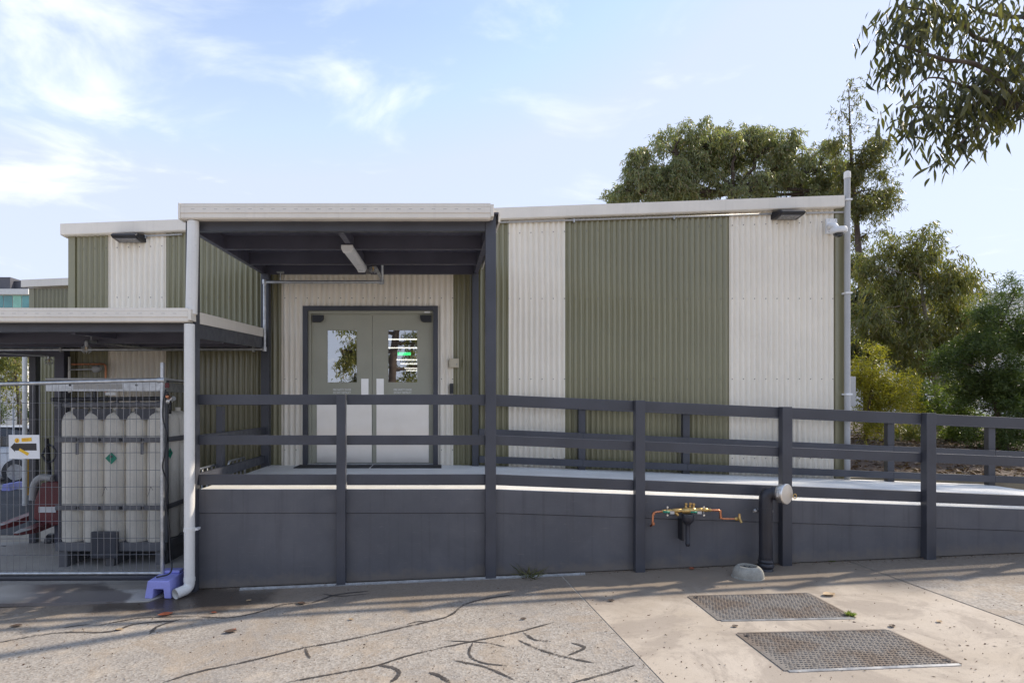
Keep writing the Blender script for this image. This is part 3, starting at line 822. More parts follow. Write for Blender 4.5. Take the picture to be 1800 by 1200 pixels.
mb = MB(); mb.bary(LXL, LXR - .032, YF - .05, -.02, lz(YF) + .045, lz(0) + .045, .022); mb.build('roof_cover', WHITE, lc)
mb = MB(); mb.bary(-3.6, LXR - .045, -.20, -.03, lz(-.2) + .075, lz(-.03) + .11, .03); mb.build('wall_flashing', WHITE, lc)
gutter(LXL, X(330, 5.47), Z(566, 5.47), Z(541, 5.47), YF - .012, lc)
bx('post', X(50.5, 7.9), X(62.5, 7.9), -.1, 0, -1.2, 1.48, CHAR, lc, .004)
bx('post', X(96, 7.85), X(113, 7.85), -.16, -.03, -1.2, lz(0) - .14, DARKBEAM, lc, .004)

# ---- downpipes
dpx, dpy = X(324.5, 5.42), YF - .075
dp = thing('downpipe', 'white downpipe with elbow outlet at the left end of the ramp', 'downpipe', (dpx, dpy, gz(dpx)))
oz = gz(dpx) + .055
mb = MB(); r = .0485
mb.tube(bend([(dpx, dpy, Z(567, 5.42)), (dpx, dpy, oz + .01), (dpx - .075, dpy - .13, oz - .005)], .06, 8), r, 20, cap=False)
mb.tube([(dpx - .075, dpy - .13, oz - .005), (dpx - .055, dpy - .10, oz)], r * .92, 20, cap=False)
mb.build('pipe', PVC, dp, smooth=True, recalc=False)
mb = MB(); mb.lathe([(.049, 0), (.0535, .002), (.0535, .035), (.049, .037)], (dpx, dpy, Z(938, 5.42)), n=20); mb.build('collar', PVC, dp, smooth=True)
mb = MB(); mb.tube([(dpx, dpy, Z(1020, 5.42)), (dpx, dpy, Z(1027, 5.42))], .0525, 20); mb.build('collar', PVC, dp, smooth=True)
bx('bracket', dpx + .045, dpx + .075, dpy, dpy + .07, Z(936, 5.42), Z(932, 5.42), SIGNW, dp)
dp2 = thing('downpipe', 'leaning white downpipe from the tall canopy gutter down to the low gutter', 'downpipe', (X(329, 5.42), dpy, 1.7))
mb = MB(); mb.tube([(X(329.5, 5.42), dpy + .02, Z(382, 5.42)), (X(329.5, 5.42), dpy + .02, Z(402, 5.42)), (X(325.5, 5.42), dpy + .03, Z(548, 5.42))], .0535, 20)
mb.build('pipe', PVC, dp2, smooth=True)

# ================================================================== RAMP AND LANDING
ramp = thing('access_ramp', 'grey decked landing and ramp with charcoal skirting boards below the railing', 'ramp', (1.5, -1.2, -.8))
XE = 7.4                               # far end, out of frame
xk = X(872, 5.6)
def slope(x, s): return -s * max(0.0, x - xk)
SD = .0377
yd0, yd1 = -2.316, -.02
mb = MB(); mb.box(-2.335, xk - .001, yd0, yd1, -.028, 0.0); mb.build('landing_deck', DECK, ramp)
xsd = [xk + .001, 2.05, 3.49, 4.85, 6.2, XE]
for a, b in zip(xsd[:-1], xsd[1:]):
    mb = MB(); mb.rail(a, b - .002, yd0, yd1, slope(a, SD), slope(b, SD), .028); mb.build('ramp_deck', DECK, ramp)
post_u = [599, 862.7, 1126, 1384.5, 1638]
post_x = [X(u, 5.6) for u in post_u] + [X(1892, 5.6), 7.3]
bays = [pxl1] + post_x
def top_board_z(x): return slope(x, SD) - .004
ysk = -2.322
for i, (a, b) in enumerate(zip(bays[:-1], bays[1:])):
    a2 = a + (.004 if i else -.0); a2 = a + .04 if i else a
    b2_ = b - .04
    zj = lambda x: slope(x, SD * .9) - .232
    mb = MB()
    mb.hexa([(a2, ysk - .008, zj(a2) + .003), (b2_, ysk - .008, zj(b2_) + .003), (b2_, ysk + .004, zj(b2_) + .003), (a2, ysk + .004, zj(a2) + .003),
             (a2, ysk - .008, top_board_z(a2)), (b2_, ysk - .008, top_board_z(b2_)), (b2_, ysk + .004, top_board_z(b2_)), (a2, ysk + .004, top_board_z(a2))])
    mb.build('skirting_board', CHAR_BOARD, ramp, bevel=.002)
    mb = MB(); g0, g1 = gz(a2) + .012, gz(b2_) + .012
    mb.hexa([(a2, ysk, g0), (b2_, ysk, g1), (b2_, ysk + .02, g1), (a2, ysk + .02, g0), (a2, ysk, zj(a2) - .001), (b2_, ysk, zj(b2_) - .001), (b2_, ysk + .02, zj(b2_) - .001), (a2, ysk + .02, zj(a2) - .001)])
    mb.build('skirting_sheet', CHAR_BOARD, ramp, bevel=.002)
bx('side_skirting', -2.40, -2.36, YF + .11, -.16, gz(-2.4) + .01, -.03, CHAR_BOARD, ramp)
for x in (0.0, 3.0, 5.5): bx('bearer', x, x + .06, -2.25, -.1, gz(x), slope(x, SD) - .04 - .06 * SD, CHAR, ramp)

# ---- railings
RT = [(.914, .098, .0442), (.520, .092, .041), (.142, .103, .040)]       # top z, depth, fall of each rail
fr = thing('front_railing', 'long charcoal railing with square posts along the front edge of the landing and ramp', 'railing', (1.5, YF, -.8))
for i, x in enumerate(post_x):
    if i == 1: continue                     # the canopy post stands here
    w = .0435 if i == 0 else .046
    zt = RT[0][0] + (.006 if i else .0) + slope(x, RT[0][2])
    bx('post', x - w, x + w, YF + .002, YF + .078, gz(x) - .01, zt, CHAR, fr, .004)
for zt, h, s in RT:
    xs_ = [pxl1 + .0] + post_x
    for i, (a, b) in enumerate(zip(xs_[:-1], xs_[1:])):
        wa = .0455 if i else 0; a_ = a + .047 if i else a + .001
        b_ = b - (.0445 if i == 0 else .047)
        if i == 1: b_ = pxr0 - .001
        if i == 2: a_ = pxr1 + .001
        mb = MB(); mb.rail(a_, b_, YF + .064, YF + .105, zt + slope(a_, s), zt + slope(b_, s), h); mb.build('rail', CHAR, fr, bevel=.004)
sr = thing('side_railing', 'short charcoal railing closing the left side of the landing', 'railing', (-2.39, -1.2, -.5))
sx0, sx1 = -2.412, -2.368
for zt, h, s in RT:
    bx('rail', sx0, sx1, YF + .101, -.152, zt - h, zt - (.03 if zt > .9 else 0), CHAR, sr, .004)
p0 = X(402, 6.5)
bx('post', sx0 - .07, sx0 - .001, -1.55, -1.46, gz(-2.4), .80, CHAR, sr, .004)
bk = thing('back_railing', 'charcoal railing along the wall side of the ramp', 'railing', (3.0, -.12, -.8))
bpx = [X(u, 7.9) for u in (1022, 1204.5, 1384, 1562.5, 1739, 1915)]
for x in bpx:
    bx('post', x - .046, x + .046, -.14, -.07, max(gz(x), -1), .895 + slope(x, .043), CHAR, bk, .004)
BT = [(.905, .09, .044), (.502, .086, .042), (.140, .090, .0385)]
ex = [X(841.8, 7.85)] + bpx
for zt, h, s in BT:
    for a, b in zip(ex[:-1], ex[1:]):
        a_, b_ = a + .001, b - .001
        mb = MB(); mb.rail(a_, b_, -.186, -.142, zt + slope(a_, s), zt + slope(b_, s), h); mb.build('rail', CHAR, bk, bevel=.004)

# ---- galvanised rack standing outside the side railing
rk = thing('cylinder_trolley_rack', 'low pale galvanised tube rack standing behind the side railing', 'rack', (-2.55, -1.0, gz(-2.55)))
for ya, yb2 in ((-2.0, -1.38), (-1.12, -.55)):
    mb = MB(); x = -2.50; zt = .155
    mb.tube(bend([(x, ya, -.1), (x, ya, zt), (x, yb2, zt), (x, yb2, -.1)], .05), .013, 8)
    mb.build('top_hoop', GALV, rk, smooth=True)
    k = int((yb2 - ya) / .12)
    for i in range(1, k):
        y = ya + (yb2 - ya) * i / k
        MB().tube([(x, y, -.9), (x, y, zt - .01)], .010, 6).build('bar', GALV, rk, smooth=True)
    for y in (ya, yb2): MB().tube([(x, y, gz(x) + .03), (x, y, -.1)], .013, 8).build('leg', GALV, rk, smooth=True)

# ---- door mats
for a, b, lbl in ((523, 652, 'dark rubber door mat before the left door leaf'), (655, 776, 'dark rubber door mat before the right door leaf')):
    o = bx('door_mat', X(a, 7.8), X(b, 7.8), -.42, -.06, .001, .012, RUBBER, None, .003); tag(o, lbl, 'door mat', 'door mats at the double door')

# ================================================================== WALL FITTINGS
sb = thing('push_button_box', 'square beige button box on the wall right of the door', 'switch box', (X(798), -.03, Z(647)))
bx('body', X(789.5), X(806.5), -.075, -.009, Z(646.5), Z(630.5), SAND, sb, .006)
bx('cover_plate', X(792), X(804.5), -.080, -.0755, Z(645), Z(632), SAND, sb, .003)
MB().lathe([(.009, 0), (.009, .004), (.004, .007)], (X(802.5), -.080, Z(641)), (0, -1, 0), 10).build('key_switch', STEEL, sb)
rd = thing('card_reader', 'slim black card reader on the wall beside the door', 'card reader', (X(793.5), -.03, Z(693)))
bx('body', X(790.5), X(797), -.045, -.009, Z(692.5), Z(674), BLACK, rd, .006)
MB().lathe([(.004, 0), (.004, .0015)], (X(794.5), -.0452, Z(690.5)), (0, -1, 0), 8).build('indicator', STEEL, rd)

FLENS = mat('floodlight_lens', (.16, .16, .17), .25, var=.1)
def floodlight(u0, u1, v0, v1, lbl, taper):
    D = 7.8; x0, x1 = X(u0, D), X(u1, D); z0, z1 = Z(v1, D), Z(v0, D); w = x1 - x0
    r = thing('floodlight', lbl, 'light', ((x0 + x1) / 2, -.05, z0), 'floodlights under the roof fascia')
    sec = [(-.012, z1 - .012), (-.06, z1 - .002), (-.19, z1 - .018), (-.23, z1 - .045), (-.225, z1 - .062), (-.19, z0 + .024), (-.012, z0 + .005)]
    n = len(sec); e = .035
    a = [(x0 + (e if y < -.1 and taper > 0 else 0), y, z) for y, z in sec]; b = [(x1 - (e if y < -.1 and taper < 0 else 0), y, z) for y, z in sec]
    mb = MB(); mb.add(a + b, [tuple(range(n)), tuple(range(n, 2 * n))[::-1]] + [(i, i + n, (i + 1) % n + n, (i + 1) % n) for i in range(n)])
    mb.build('housing', BLACK, r, bevel=.010)
    mb = MB(); mb.hexa([(x0 + .05, -.185, z0 + .012), (x1 - .05, -.185, z0 + .012), (x1 - .05, -.06, z0 - .001), (x0 + .05, -.06, z0 - .001), (x0 + .05, -.187, z0 + .022), (x1 - .05, -.187, z0 + .022), (x1 - .05, -.06, z0 + .012), (x0 + .05, -.06, z0 + .012)])
    mb.build('lens', FLENS, r)
    bx('back_plate', x0 + .04, x1 - .04, -.0145, -.0125, z0 + .012, z1 - .02, BLACK, r)
floodlight(196, 245, 407, 421, 'black wedge floodlight on the beige strip at the left end of the wall', -1)
floodlight(1368, 1415, 366, 380, 'black wedge floodlight near the right end of the wall', 1)

def conduit(u0, v0, u1, v1, lbl, clips, tail=None):
    r = thing('conduit', lbl, 'conduit', (X(u0), -.03, Z(v0)))
    pts = [(X(u0), -.032, Z(v0)), (X(u1), -.032, Z(v1))]
    if tail: pts += tail
    MB().tube(bend(pts, .04), .0135, 8).build('tube', GREYPVC, r, smooth=True)
    for u in clips:
        t = (u - u0) / (u1 - u0); x, z = X(u), Z(v0 + (v1 - v0) * t)
        bx('clip', x - .010, x + .010, -.048, -.009, z - .035, z + .016, GALV, r, .002)
conduit(246, 416.5, 322, 413, 'grey conduit running from the left floodlight', [258])
conduit(866, 392.5, 1368, 376.8, 'long grey conduit below the fascia left of the right floodlight', [1008, 1183, 1360])
conduit(1415, 375.8, 1477, 374.5, 'short grey conduit between the right floodlight and the corner pipe', [], [(X(1488), -.06, Z(374.8)), (X(1489), .05, Z(375.5))])

cc = thing('security_camera', 'white dome security camera on a bracket near the right corner of the wall', 'security camera', (X(1466), -.06, Z(416)))
bx('mount_plate', X(1449), X(1468), -.045, -.009, Z(412), Z(386), SIGNW, cc, .005)
for u in (1453.5, 1465):
    for v in (389, 409.5): MB().lathe([(.006, 0), (.004, .003)], (X(u), -.045, Z(v)), (0, -1, 0), 8).build('bolt', STRAP, cc)
D = 7.75
MB().tube(bend([(X(1464, 7.9), -.04, Z(400)), (X(1468, D), -.16, Z(392.5, D)), (X(1473, D), -.20, Z(394, D)), (X(1474, D), -.21, Z(403, D))], .03, 5), [.045] + [.034] * 22, 14).build('arm', SIGNW, cc, smooth=True)
p = px(1474, 0, D); zt = Z(399, D)
MB().lathe([(.05, zt), (.092, zt - .012), (.100, zt - .03), (.100, zt - .062), (.094, zt - .078), (.062, zt - .084)], (X(1474, D), -.25, 0), n=28).build('housing', SIGNW, cc, smooth=True)
MB().lathe([(.062, zt - .083), (.060, zt - .100), (.045, zt - .122), (.02, zt - .132), (.001, zt - .134)], (X(1474, D), -.25, 0), n=24).build('dome', CARGLASS, cc, smooth=True)

cp = thing('corner_pipe', 'capped white vent pipe rising above the roof at the right corner', 'pipe', (X(1482.5), -.05, -.2))
MB().tube([(X(1483), -.07, -.35), (X(1483), -.07, Z(309))], .036, 18).build('pipe', GREYPVC, cp, smooth=True)
MB().lathe([(.041, 0), (.041, .06), (.038, .075), (.038, .085), (.02, .095)], (X(1483), -.07, Z(317)), n=18).build('cap', PVC, cp, smooth=True)
for v in (355, 517, 693): bx('saddle', X(1477.5), X(1488.5), -.115, -.02, Z(v + 1.6), Z(v - 1.6), SIGNW, cp, .002)
mbx = thing('meter_box', 'pale grey meter box on the right side wall beside the corner pipe', 'meter box', (X(1492), .2, Z(714)))
bx('body', XR + .012, X(1497.5, 8.2), .12, .5, Z(714, 8.2), Z(662, 8.2), GREYPVC, mbx, .006)
bx('door', X(1497.5, 8.2) + .001, X(1498.6, 8.2), .14, .48, Z(712.5, 8.2), Z(663.5, 8.2), GREYPVC, mbx, .003)

# ---- sprinkler pipework
sp = thing('sprinkler_pipe', 'galvanised sprinkler pipe stepping down from the entry canopy along the store wall', 'pipe', (X(463), -.1, Z(610)))
D = 7.75; y = D - 8
MB().tube(bend([(-8.5, y, Z(615, D)), (X(465, D), y, Z(613.5, D)), (X(465, D), y, Z(495.6, D)), (X(671, D), y, Z(495.4, D)), (X(671, D), y - .02, Z(490, D)), (X(660, D - .5), y - .5, Z(470, D - .5))], .045, 5), .021, 12).build('pipe', GALV, sp, smooth=True)
for u, v, ax in ((465, 613.5, (0, 0, 1)), (465, 495.6, (0, 0, 1)), (671, 495.4, (0, 0, 1))):
    c = px(u, v, D); MB().lathe([(.012, -.034), (.030, -.030), (.033, 0), (.030, .030), (.012, .034)], c, ax, 14).build('elbow', GALV, sp, smooth=True)
MB().tube([px(672, 492, 7.7), px(672, 466, 7.6)], .017, 10).build('riser', GALV, sp, smooth=True)
for u in (493,):
    c = px(u, 495, D); MB().tube([c, (c.x, c.y, Z(478, D))], .006, 6).build('hanger_rod', GALV, sp)
    bx('hanger_clamp', c.x - .045, c.x + .045, y - .02, y + .02, Z(480, D), Z(477.5, D), GALV, sp)
for u in (446, 150, 108):
    c = px(u, 614.3, D); bx('pipe_clip', c.x - .012, c.x + .012, y - .028, y + .028, c.z - .03, c.z + .09, GALV, sp)
def sprinkler_head(c, parent, down=1):
    """Brass sprinkler with a wire guard."""
    mb = MB(); mb.lathe([(.011, 0), (.014, -.012), (.009, -.03), (.005, -.05), (.022, -.054), (.022, -.057)], c, n=12); mb.build('sprinkler_head', BRASS, parent, smooth=True)
    g = MB()
    for k in range(6):
        a = math.pi * k / 3; d = Vector((math.cos(a), math.sin(a), 0))
        g.tube([c + d * .02, c + d * .047 + Vector((0, 0, -.02)), c + d * .047 + Vector((0, 0, -.06)), c + d * .02 + Vector((0, 0, -.085))], .0028, 5)
    for zz in (-.02, -.06):
        g.tube([c + Vector((.047 * math.cos(k * math.pi / 8), .047 * math.sin(k * math.pi / 8), zz)) for k in range(17)], .0028, 5, cap=False)
    g.build('wire_guard', GALV, parent)
sprinkler_head(px(656, 468, 7.2), sp)
bp = thing('sprinkler_branch', 'sprinkler branch pipe with caged head under the middle of the low canopy', 'pipe', px(152, 600, 6.25))
a, b = px(283, 613.5, 7.72), px(152, 599, 6.25)
MB().tube(bend([a, b, b + Vector((0, 0, -.06))], .02), .019, 10).build('pipe', GALV, bp, smooth=True)
sprinkler_head(b + Vector((0, 0, -.05)), bp)
c = px(160, 598, 6.3); bx('hanger_clamp', c.x - .05, c.x + .05, c.y - .02, c.y + .02, Z(591, 6.3), Z(588.5, 6.3), GALV, bp); MB().tube([(c.x, c.y, Z(599, 6.3)), (c.x, c.y, Z(589, 6.3))], .005, 6).build('hanger_rod', GALV, bp)
bp2 = thing('sprinkler_branch', 'sprinkler branch pipe with caged head at the far left under the low canopy', 'pipe', px(85, 626, 7.0))
a, b = px(-60, 617, 7.0), px(86, 625.5, 7.6)
MB().tube(bend([a, b, b + Vector((0, 0, -.05))], .02), .014, 8).build('pipe', GALV, bp2, smooth=True)
sprinkler_head(b + Vector((0, 0, -.03)), bp2)
# wall outlet with copper pipe in the gas store
co = thing('gas_wall_pipe', 'bent copper gas pipe on the wall behind the cylinders', 'pipe', (X(150, 7.9), -.08, Z(680)))
MB().tube(bend([px(122, 640, 7.9), px(186, 639.5, 7.9), px(186, 690, 7.9)], .05), .012, 8).build('pipe', COPPER, co, smooth=True)
hd = thing('wall_alarm_arm', 'grey arm with a round head on the wall behind the cylinders', 'fixture', (X(150, 7.9), -.08, Z(665)))
MB().tube([px(122, 649.5, 7.85), px(170, 648.5, 7.8)], .011, 8).build('arm', GALV, hd, smooth=True)
MB().lathe([(.02, -.05), (.045, -.04), (.048, .02), (.03, .05)], px(170, 648, 7.8), (1, 0, .2), 14).build('head', GREYPVC, hd, smooth=True)
MB().tube([px(122, 627, 7.88), px(122, 690, 7.88)], .017, 8).build('stem', PVC, hd, smooth=True)

# ================================================================== GAS CYLINDER PACK
DC = 6.6; sC = DC / F
cyl_r = .1212; cx0 = X(118.5, DC); pitch = .243; cyf = DC - 8 + cyl_r
padz = gz(-3.7) + .014
cz0, cz1 = Z(953, DC), Z(722, DC)
pk = thing('gas_cylinder_pack', 'caged pack of tall cream gas cylinders on a grey steel pallet behind the mesh fence', 'gas cylinder pack', (cx0 + 2 * pitch, cyf + pitch, padz))
def cylinder_mesh():
    h = cz1 - cz0; r = cyl_r
    prof = [(r * .93, 0), (r, .02), (r, h - .14), (r * .97, h - .10), (r * .87, h - .06), (r * .68, h - .025), (r * .40, h - .006), (.03, h), (.03, h + .04)]
    mb = MB(); mb.lathe(prof, (0, 0, 0), n=22); return mb
base_o = None
off = origin_of(pk)
for j in range(3):
    for i in range(5):
        loc = Vector((cx0 + i * pitch, cyf + j * pitch, cz0)) - off
        if base_o is None:
            base_o = cylinder_mesh().build('cylinder', CYL, None, smooth=True); base_o.parent = pk; o = base_o
        else:
            o = base_o.copy(); COL.objects.link(o)
        o.location = loc
for i in range(5):
    c = Vector((cx0 + i * pitch, cyf, cz1 + .035))
    MB().lathe([(.022, 0), (.026, .02), (.018, .05), (.024, .055), (.024, .075)], c, n=12).build('valve', STRAP, pk, smooth=True)
c = Vector((cx0 + 4 * pitch + .02, cyf + pitch, cz1 + .04)); 
pL, pR = cx0 - cyl_r - .012, cx0 + 4 * pitch + cyl_r + .012; pF, pB = cyf - cyl_r - .012, cyf + 2 * pitch + cyl_r + .012
for v0, v1 in ((768, 777), (887.5, 896)):
    za, zb_ = Z(v1, DC), Z(v0, DC); mb = MB()
    mb.box(pL, pR, pF, pF + .010, za, zb_); mb.box(pR - .010, pR, pF + .0102, pB, za, zb_); mb.box(pL, pL + .010, pF + .0102, pB, za, zb_)
    mb.build('clamp_bar', STRAP, pk, bevel=.002)
    for i in range(4):
        MB().lathe([(.018, 0), (.018, .012), (.010, .018)], (cx0 + (i + .5) * pitch, pF, (za + zb_) / 2), (0, -1, 0), 8).build('bolt', BLACK, pk)
for i in (0, 3):
    bx('hook', cx0 + (i + .5) * pitch - .018, cx0 + (i + .5) * pitch + .018, pF - .012, pF - .001, Z(798, DC), Z(778, DC), STRAP, pk, .005)
# cut plates filling the gaps between the shoulders
for i in range(4):
    x = cx0 + (i + .5) * pitch; w = .075 if i % 2 == 0 else .10
    poly = [(x - w, pF + .05, Z(737.5, DC)), (x + w, pF + .05, Z(737.5, DC)), (x + w * 1.15, pF + .05, Z(718, DC)), (x - w * 1.15, pF + .05, Z(718, DC))]
    MB().prism(poly, (0, .012, 0)).build('shoulder_plate', CHAR, pk)
# manifold rail and its hood
bx('hood', X(84, DC), pR + .02, pF - .03, pB, Z(668, DC), Z(664.5, DC), GREYPVC, pk, .004)
bx('header_rail', X(84, DC), pR, pF - .028, pF - .012, Z(687.5, DC), Z(671, DC), GALV, pk, .002)
bx('header_rail', pR + .001, pR + .014, pF - .028, pB, Z(688, DC), Z(673, DC), GALV, pk, .002)
bx('notice_plate', X(133, DC), X(218, DC), pF - .031, pF - .0285, Z(684, DC), Z(674.5, DC), PALEC, pk)
for u in (127, 243): MB().lathe([(.012, 0), (.012, .006)], (X(u, DC), pF - .0282, Z(677, DC)), (0, -1, 0), 8).build('bolt', BLACK, pk)
bx('tag_plate', X(188, DC), X(206, DC), pF - .02, pF - .015, Z(694.5, DC), Z(689, DC), LETTER, pk)
MB().tube([(X(88, DC), pF + .04, Z(702, DC)), (X(285, DC), pF + .04, Z(700, DC))], .024, 10).build('manifold_tube', BLACK, pk, smooth=True)
MB().tube([(X(88, DC), pF + .10, Z(712, DC)), (X(285, DC), pF + .10, Z(711, DC))], .030, 10).build('manifold_tube', STRAP, pk, smooth=True)
for x, y in ((pL, pF + .06), (pR - .03, pF + .06), (pL, pB - .04), (pR - .03, pB - .04)): bx('corner_post', x, x + .03, y, y + .03, padz + .05, Z(668, DC), CHAR, pk)
MB().prism([(X(148, DC), pF + .06, Z(705, DC)), (X(156, DC), pF + .06, Z(705, DC)), (X(154, DC), pF + .06, Z(690, DC)), (X(146, DC), pF + .06, Z(690, DC))], (0, .02, 0)).build('bracket', STRAP, pk)
for i in range(5):
    a = Vector((cx0 + i * pitch, cyf, cz1 + .09)); b = Vector((cx0 + i * pitch + .08, pF + .06, Z(703, DC)))
    MB().tube(curve_pts([a, a + Vector((.05, -.03, .06)), b], 5), .006, 6).build('pigtail', STRAP, pk, smooth=True)
# pallet
mb = MB(); mb.box(pL, pR, pF, pB, Z(968, DC), cz0 - .001); mb.build('pallet_deck', STRAP, pk, bevel=.006)
for x in (pL + .02, cx0 + 2 * pitch - .07, pR - .12): bx('pallet_foot', x, x + .10, pF + .03, pB - .03, padz, Z(968.5, DC), STRAP, pk, .004)
bx('control_box', X(166, DC), X(211, DC), pF - .07, pF - .003, Z(978, DC), Z(932, DC), CHAR, pk, .01)
def diamond(c, r, parent, nrm):
    n = Vector(nrm); s = Vector((0, 0, 1)).cross(n).normalized()
    poly = [c + Vector((0, 0, r)), c + s * r, c - Vector((0, 0, r)), c - s * r]
    MB().prism(poly, -n * .001).build('gas_label', GREENLBL, parent)
    q = [c + n * .001 + s * r * .25 + Vector((0, 0, r * .45)), c + n * .001 + s * r * .25 + Vector((0, 0, r * .1)), c + n * .001 - s * r * .25 + Vector((0, 0, r * .1)), c + n * .001 - s * r * .25 + Vector((0, 0, r * .45))]
    MB().prism(q, n * .0006).build('label_mark', CHAR, parent)
diamond(Vector((cx0 + 2 * pitch + .01, cyf - cyl_r - .004, Z(805, DC))), .068, pk, (0, -1, 0))
diamond(Vector((cx0 + 4 * pitch + cyl_r + .004, cyf + .01, Z(798, DC))), .065, pk, (1, -.0, 0))
rg = thing('gas_regulator', 'chrome gas regulator beside the fence upright at the end of the cylinder pack', 'regulator', px(300, 715, 6.5))
MB().lathe([(.018, -.05), (.030, -.045), (.030, -.01), (.014, .0), (.014, .03), (.026, .035), (.026, .06)], px(300, 703, 6.5), (.8, -.5, .35), 14).build('body', INOX, rg, smooth=True)
MB().lathe([(.02, 0), (.02, .03), (.012, .034)], px(296, 697, 6.5), (0, -1, .2), 12).build('gauge', COPPER, rg, smooth=True)
MB().tube([px(299, 727, 6.5), px(299.5, 704, 6.5)], .014, 8).build('stem', BLACK, rg, smooth=True)
bx('red_plate', X(292, 6.5), X(299, 6.5), -1.53, -1.52, Z(681.5, 6.5), Z(673, 6.5), RED, rg)

# ================================================================== MESH FENCE, BLOCK, SIGN
DF = 5.66; yF = DF - 8; fx1 = X(285.5, DF); fx0 = -5.6
fz0 = Z(1006.5, DF)
fn = thing('mesh_fence_panel', 'galvanised wire mesh fence panel with dark shade cloth before the gas store', 'fence', (-3.9, yF, gz(-3.9)))
def ftop(x): return Z(667.5, DF) - (fx1 - x) * .0257
MB().tube([(fx0, yF, ftop(fx0)), (fx1, yF, ftop(fx1))], .0195, 12).build('top_tube', GALV, fn, smooth=True)
MB().tube([(fx0, yF, fz0 - .012), (fx1, yF, fz0)], .016, 12).build('bottom_tube', GALV, fn, smooth=True)
MB().tube([(fx1, yF, gz(fx1) + .17), (fx1, yF, Z(637, DF))], .0195, 14).build('upright', GALV, fn, smooth=True)
MB().lathe([(.028, -.035), (.030, 0), (.028, .035)], (fx1 - .01, yF, Z(668, DF)), (1, 0, 0), 14).build('clamp', GALV, fn, smooth=True)
WIRE = mat('fence_wire', (.24, .24, .25), .38, .6)
n = int((fx1 - fx0) / .0625)
for i in range(1, n):
    x = fx1 - i * .0625; b = random.uniform(-.004, .004)
    MB().tube([(x + .05 * .0, yF - .003, fz0 - .02), (x + b, yF - .004, (fz0 + 1) / 2), (x, yF - .003, ftop(x))], .0027, 4).build('wire', WIRE, fn)
for v in (707, 736, 766, 795, 826, 855, 885, 914.5, 945, 974, 1001):
    z = Z(v, DF); MB().tube([(fx0, yF + .002, z - .015), (fx1, yF + .002, z)], .0027, 4).build('wire', WIRE, fn)
# shade cloth, slightly slack, tied behind the wires
mb = MB(); nx, nz_ = 46, 24
for j in range(nz_ + 1):
    for i in range(nx + 1):
        x = fx0 + (fx1 - .015 - fx0) * i / nx; t = j / nz_
        zt_ = Z(686.5, DF) - (fx1 - x) * .010 + .006 * math.sin(x * 9)
        z = fz0 - .115 + (zt_ - fz0 + .115) * t
        mb.v.append((x, yF + .012 + .010 * math.sin(x * 7 + j * .5) * math.sin(t * math.pi) + .006 * math.sin(j * 1.7 + i * .6), z))
for j in range(nz_):
    for i in range(nx):
        a = j * (nx + 1) + i; mb.f.append((a, a + 1, a + nx + 2, a + nx + 1))
mb.build('shade_cloth', CLOTH, fn, smooth=True, recalc=False)
mb = MB(); mb.tube([(fx0, yF + .03, fz0 - .060), (fx1 - .02, yF + .03, fz0 - .045)], .034, 8); mb.build('cloth_hem', CHAR, fn, smooth=True)
for u in (185, 265): MB().tube([px(u, 877, DF - .01) + Vector((-.03, 0, .03)), px(u, 855, DF - .01), px(u, 855, DF - .01) + Vector((.03, -.02, -.03))], .0022, 4).build('cable_tie', BLACK, fn)

blk = thing('fence_block', 'purple plastic fence foot with a notch holding the fence upright', 'fence foot', (X(285, 5.7), -2.3, gz(-2.7) + .03))
bx0, bx1 = X(253.5, 5.42), X(301, 5.42); by0, by1 = 5.42 - 8, 5.42 - 8 + .36; gz0 = gz(-2.75) + .015; hB = .165
xc0, xc1 = bx0 + .085, bx1 - .075
poly = [(bx0, by0, gz0), (xc0 - .008, by0, gz0), (xc0, by0, gz0 + .085), (xc1, by0, gz0 + .085), (xc1 + .008, by0, gz0), (bx1, by0, gz0), (bx1 - .018, by0, gz0 + hB), (bx0 + .028, by0, gz0 + hB)]
MB().prism(poly, (0, by1 - by0, 0)).build('body', PURPLE, blk, bevel=.010)
bx('raised_back', bx0 + .04, bx1 - .03, by0 + .24, by1 - .02, gz0 + hB + .0005, gz0 + hB + .03, PURPLE, blk, .010)
sgn = thing('arrow_sign', 'white plate with a black left arrow and yellow stickers tied to the mesh fence', 'sign', px(42, 806, 5.6))
ys = yF - .012; DS = ys + 8
mb = MB(); mb.prism([(X(15.5, DS), ys, Z(806, DS)), (X(70, DS), ys, Z(806, DS)), (X(69, DS), ys, Z(764, DS)), (X(15, DS), ys, Z(764, DS))], (0, .004, 0)); mb.build('plate', SIGNW, sgn, bevel=.001)
q = lambda pts: [(X(u, DS), ys - .0012, Z(v, DS)) for u, v in pts]
MB().prism(q([(18.5, 785.5), (26, 777.5), (26, 779.2), (64, 778.8), (64.5, 791.3), (26.2, 791.5), (26.8, 794.3)][::1]), (0, .001, 0)).build('arrow', INK, sgn)
def flat(pts, m, nm, dy): MB().prism([(X(u, DS), ys - dy, Z(v, DS)) for u, v in pts], (0, .0006, 0)).build(nm, m, sgn)
flat([(30 + 4.2 * math.cos(a), 773.8 + 4.2 * math.sin(a)) for a in np.linspace(0, 2 * math.pi, 20)[:-1]], STICK, 'round_sticker', .0022)
flat([(28.8, 776.5), (30.5, 771.5), (32, 772), (30.2, 777)], REDINK, 'sticker_mark', .0030)
flat([(38, 769.8), (55.6, 768.6), (55.9, 775), (38.3, 776.2)], STICK, 'sticker', .0022)
for v in (771.4, 773.6): flat([(40, v), (50, v - .6), (50, v - .1), (40, v + .5)], REDINK, 'sticker_mark', .0030)
flat([(35, 787.3), (51.5, 796.2), (48.5, 800.6), (33, 791.6)], STICK, 'sticker', .0022)
hs = thing('black_hose', 'black cable hanging down the fence upright to the purple foot', 'cable', px(290, 1000, 5.6))
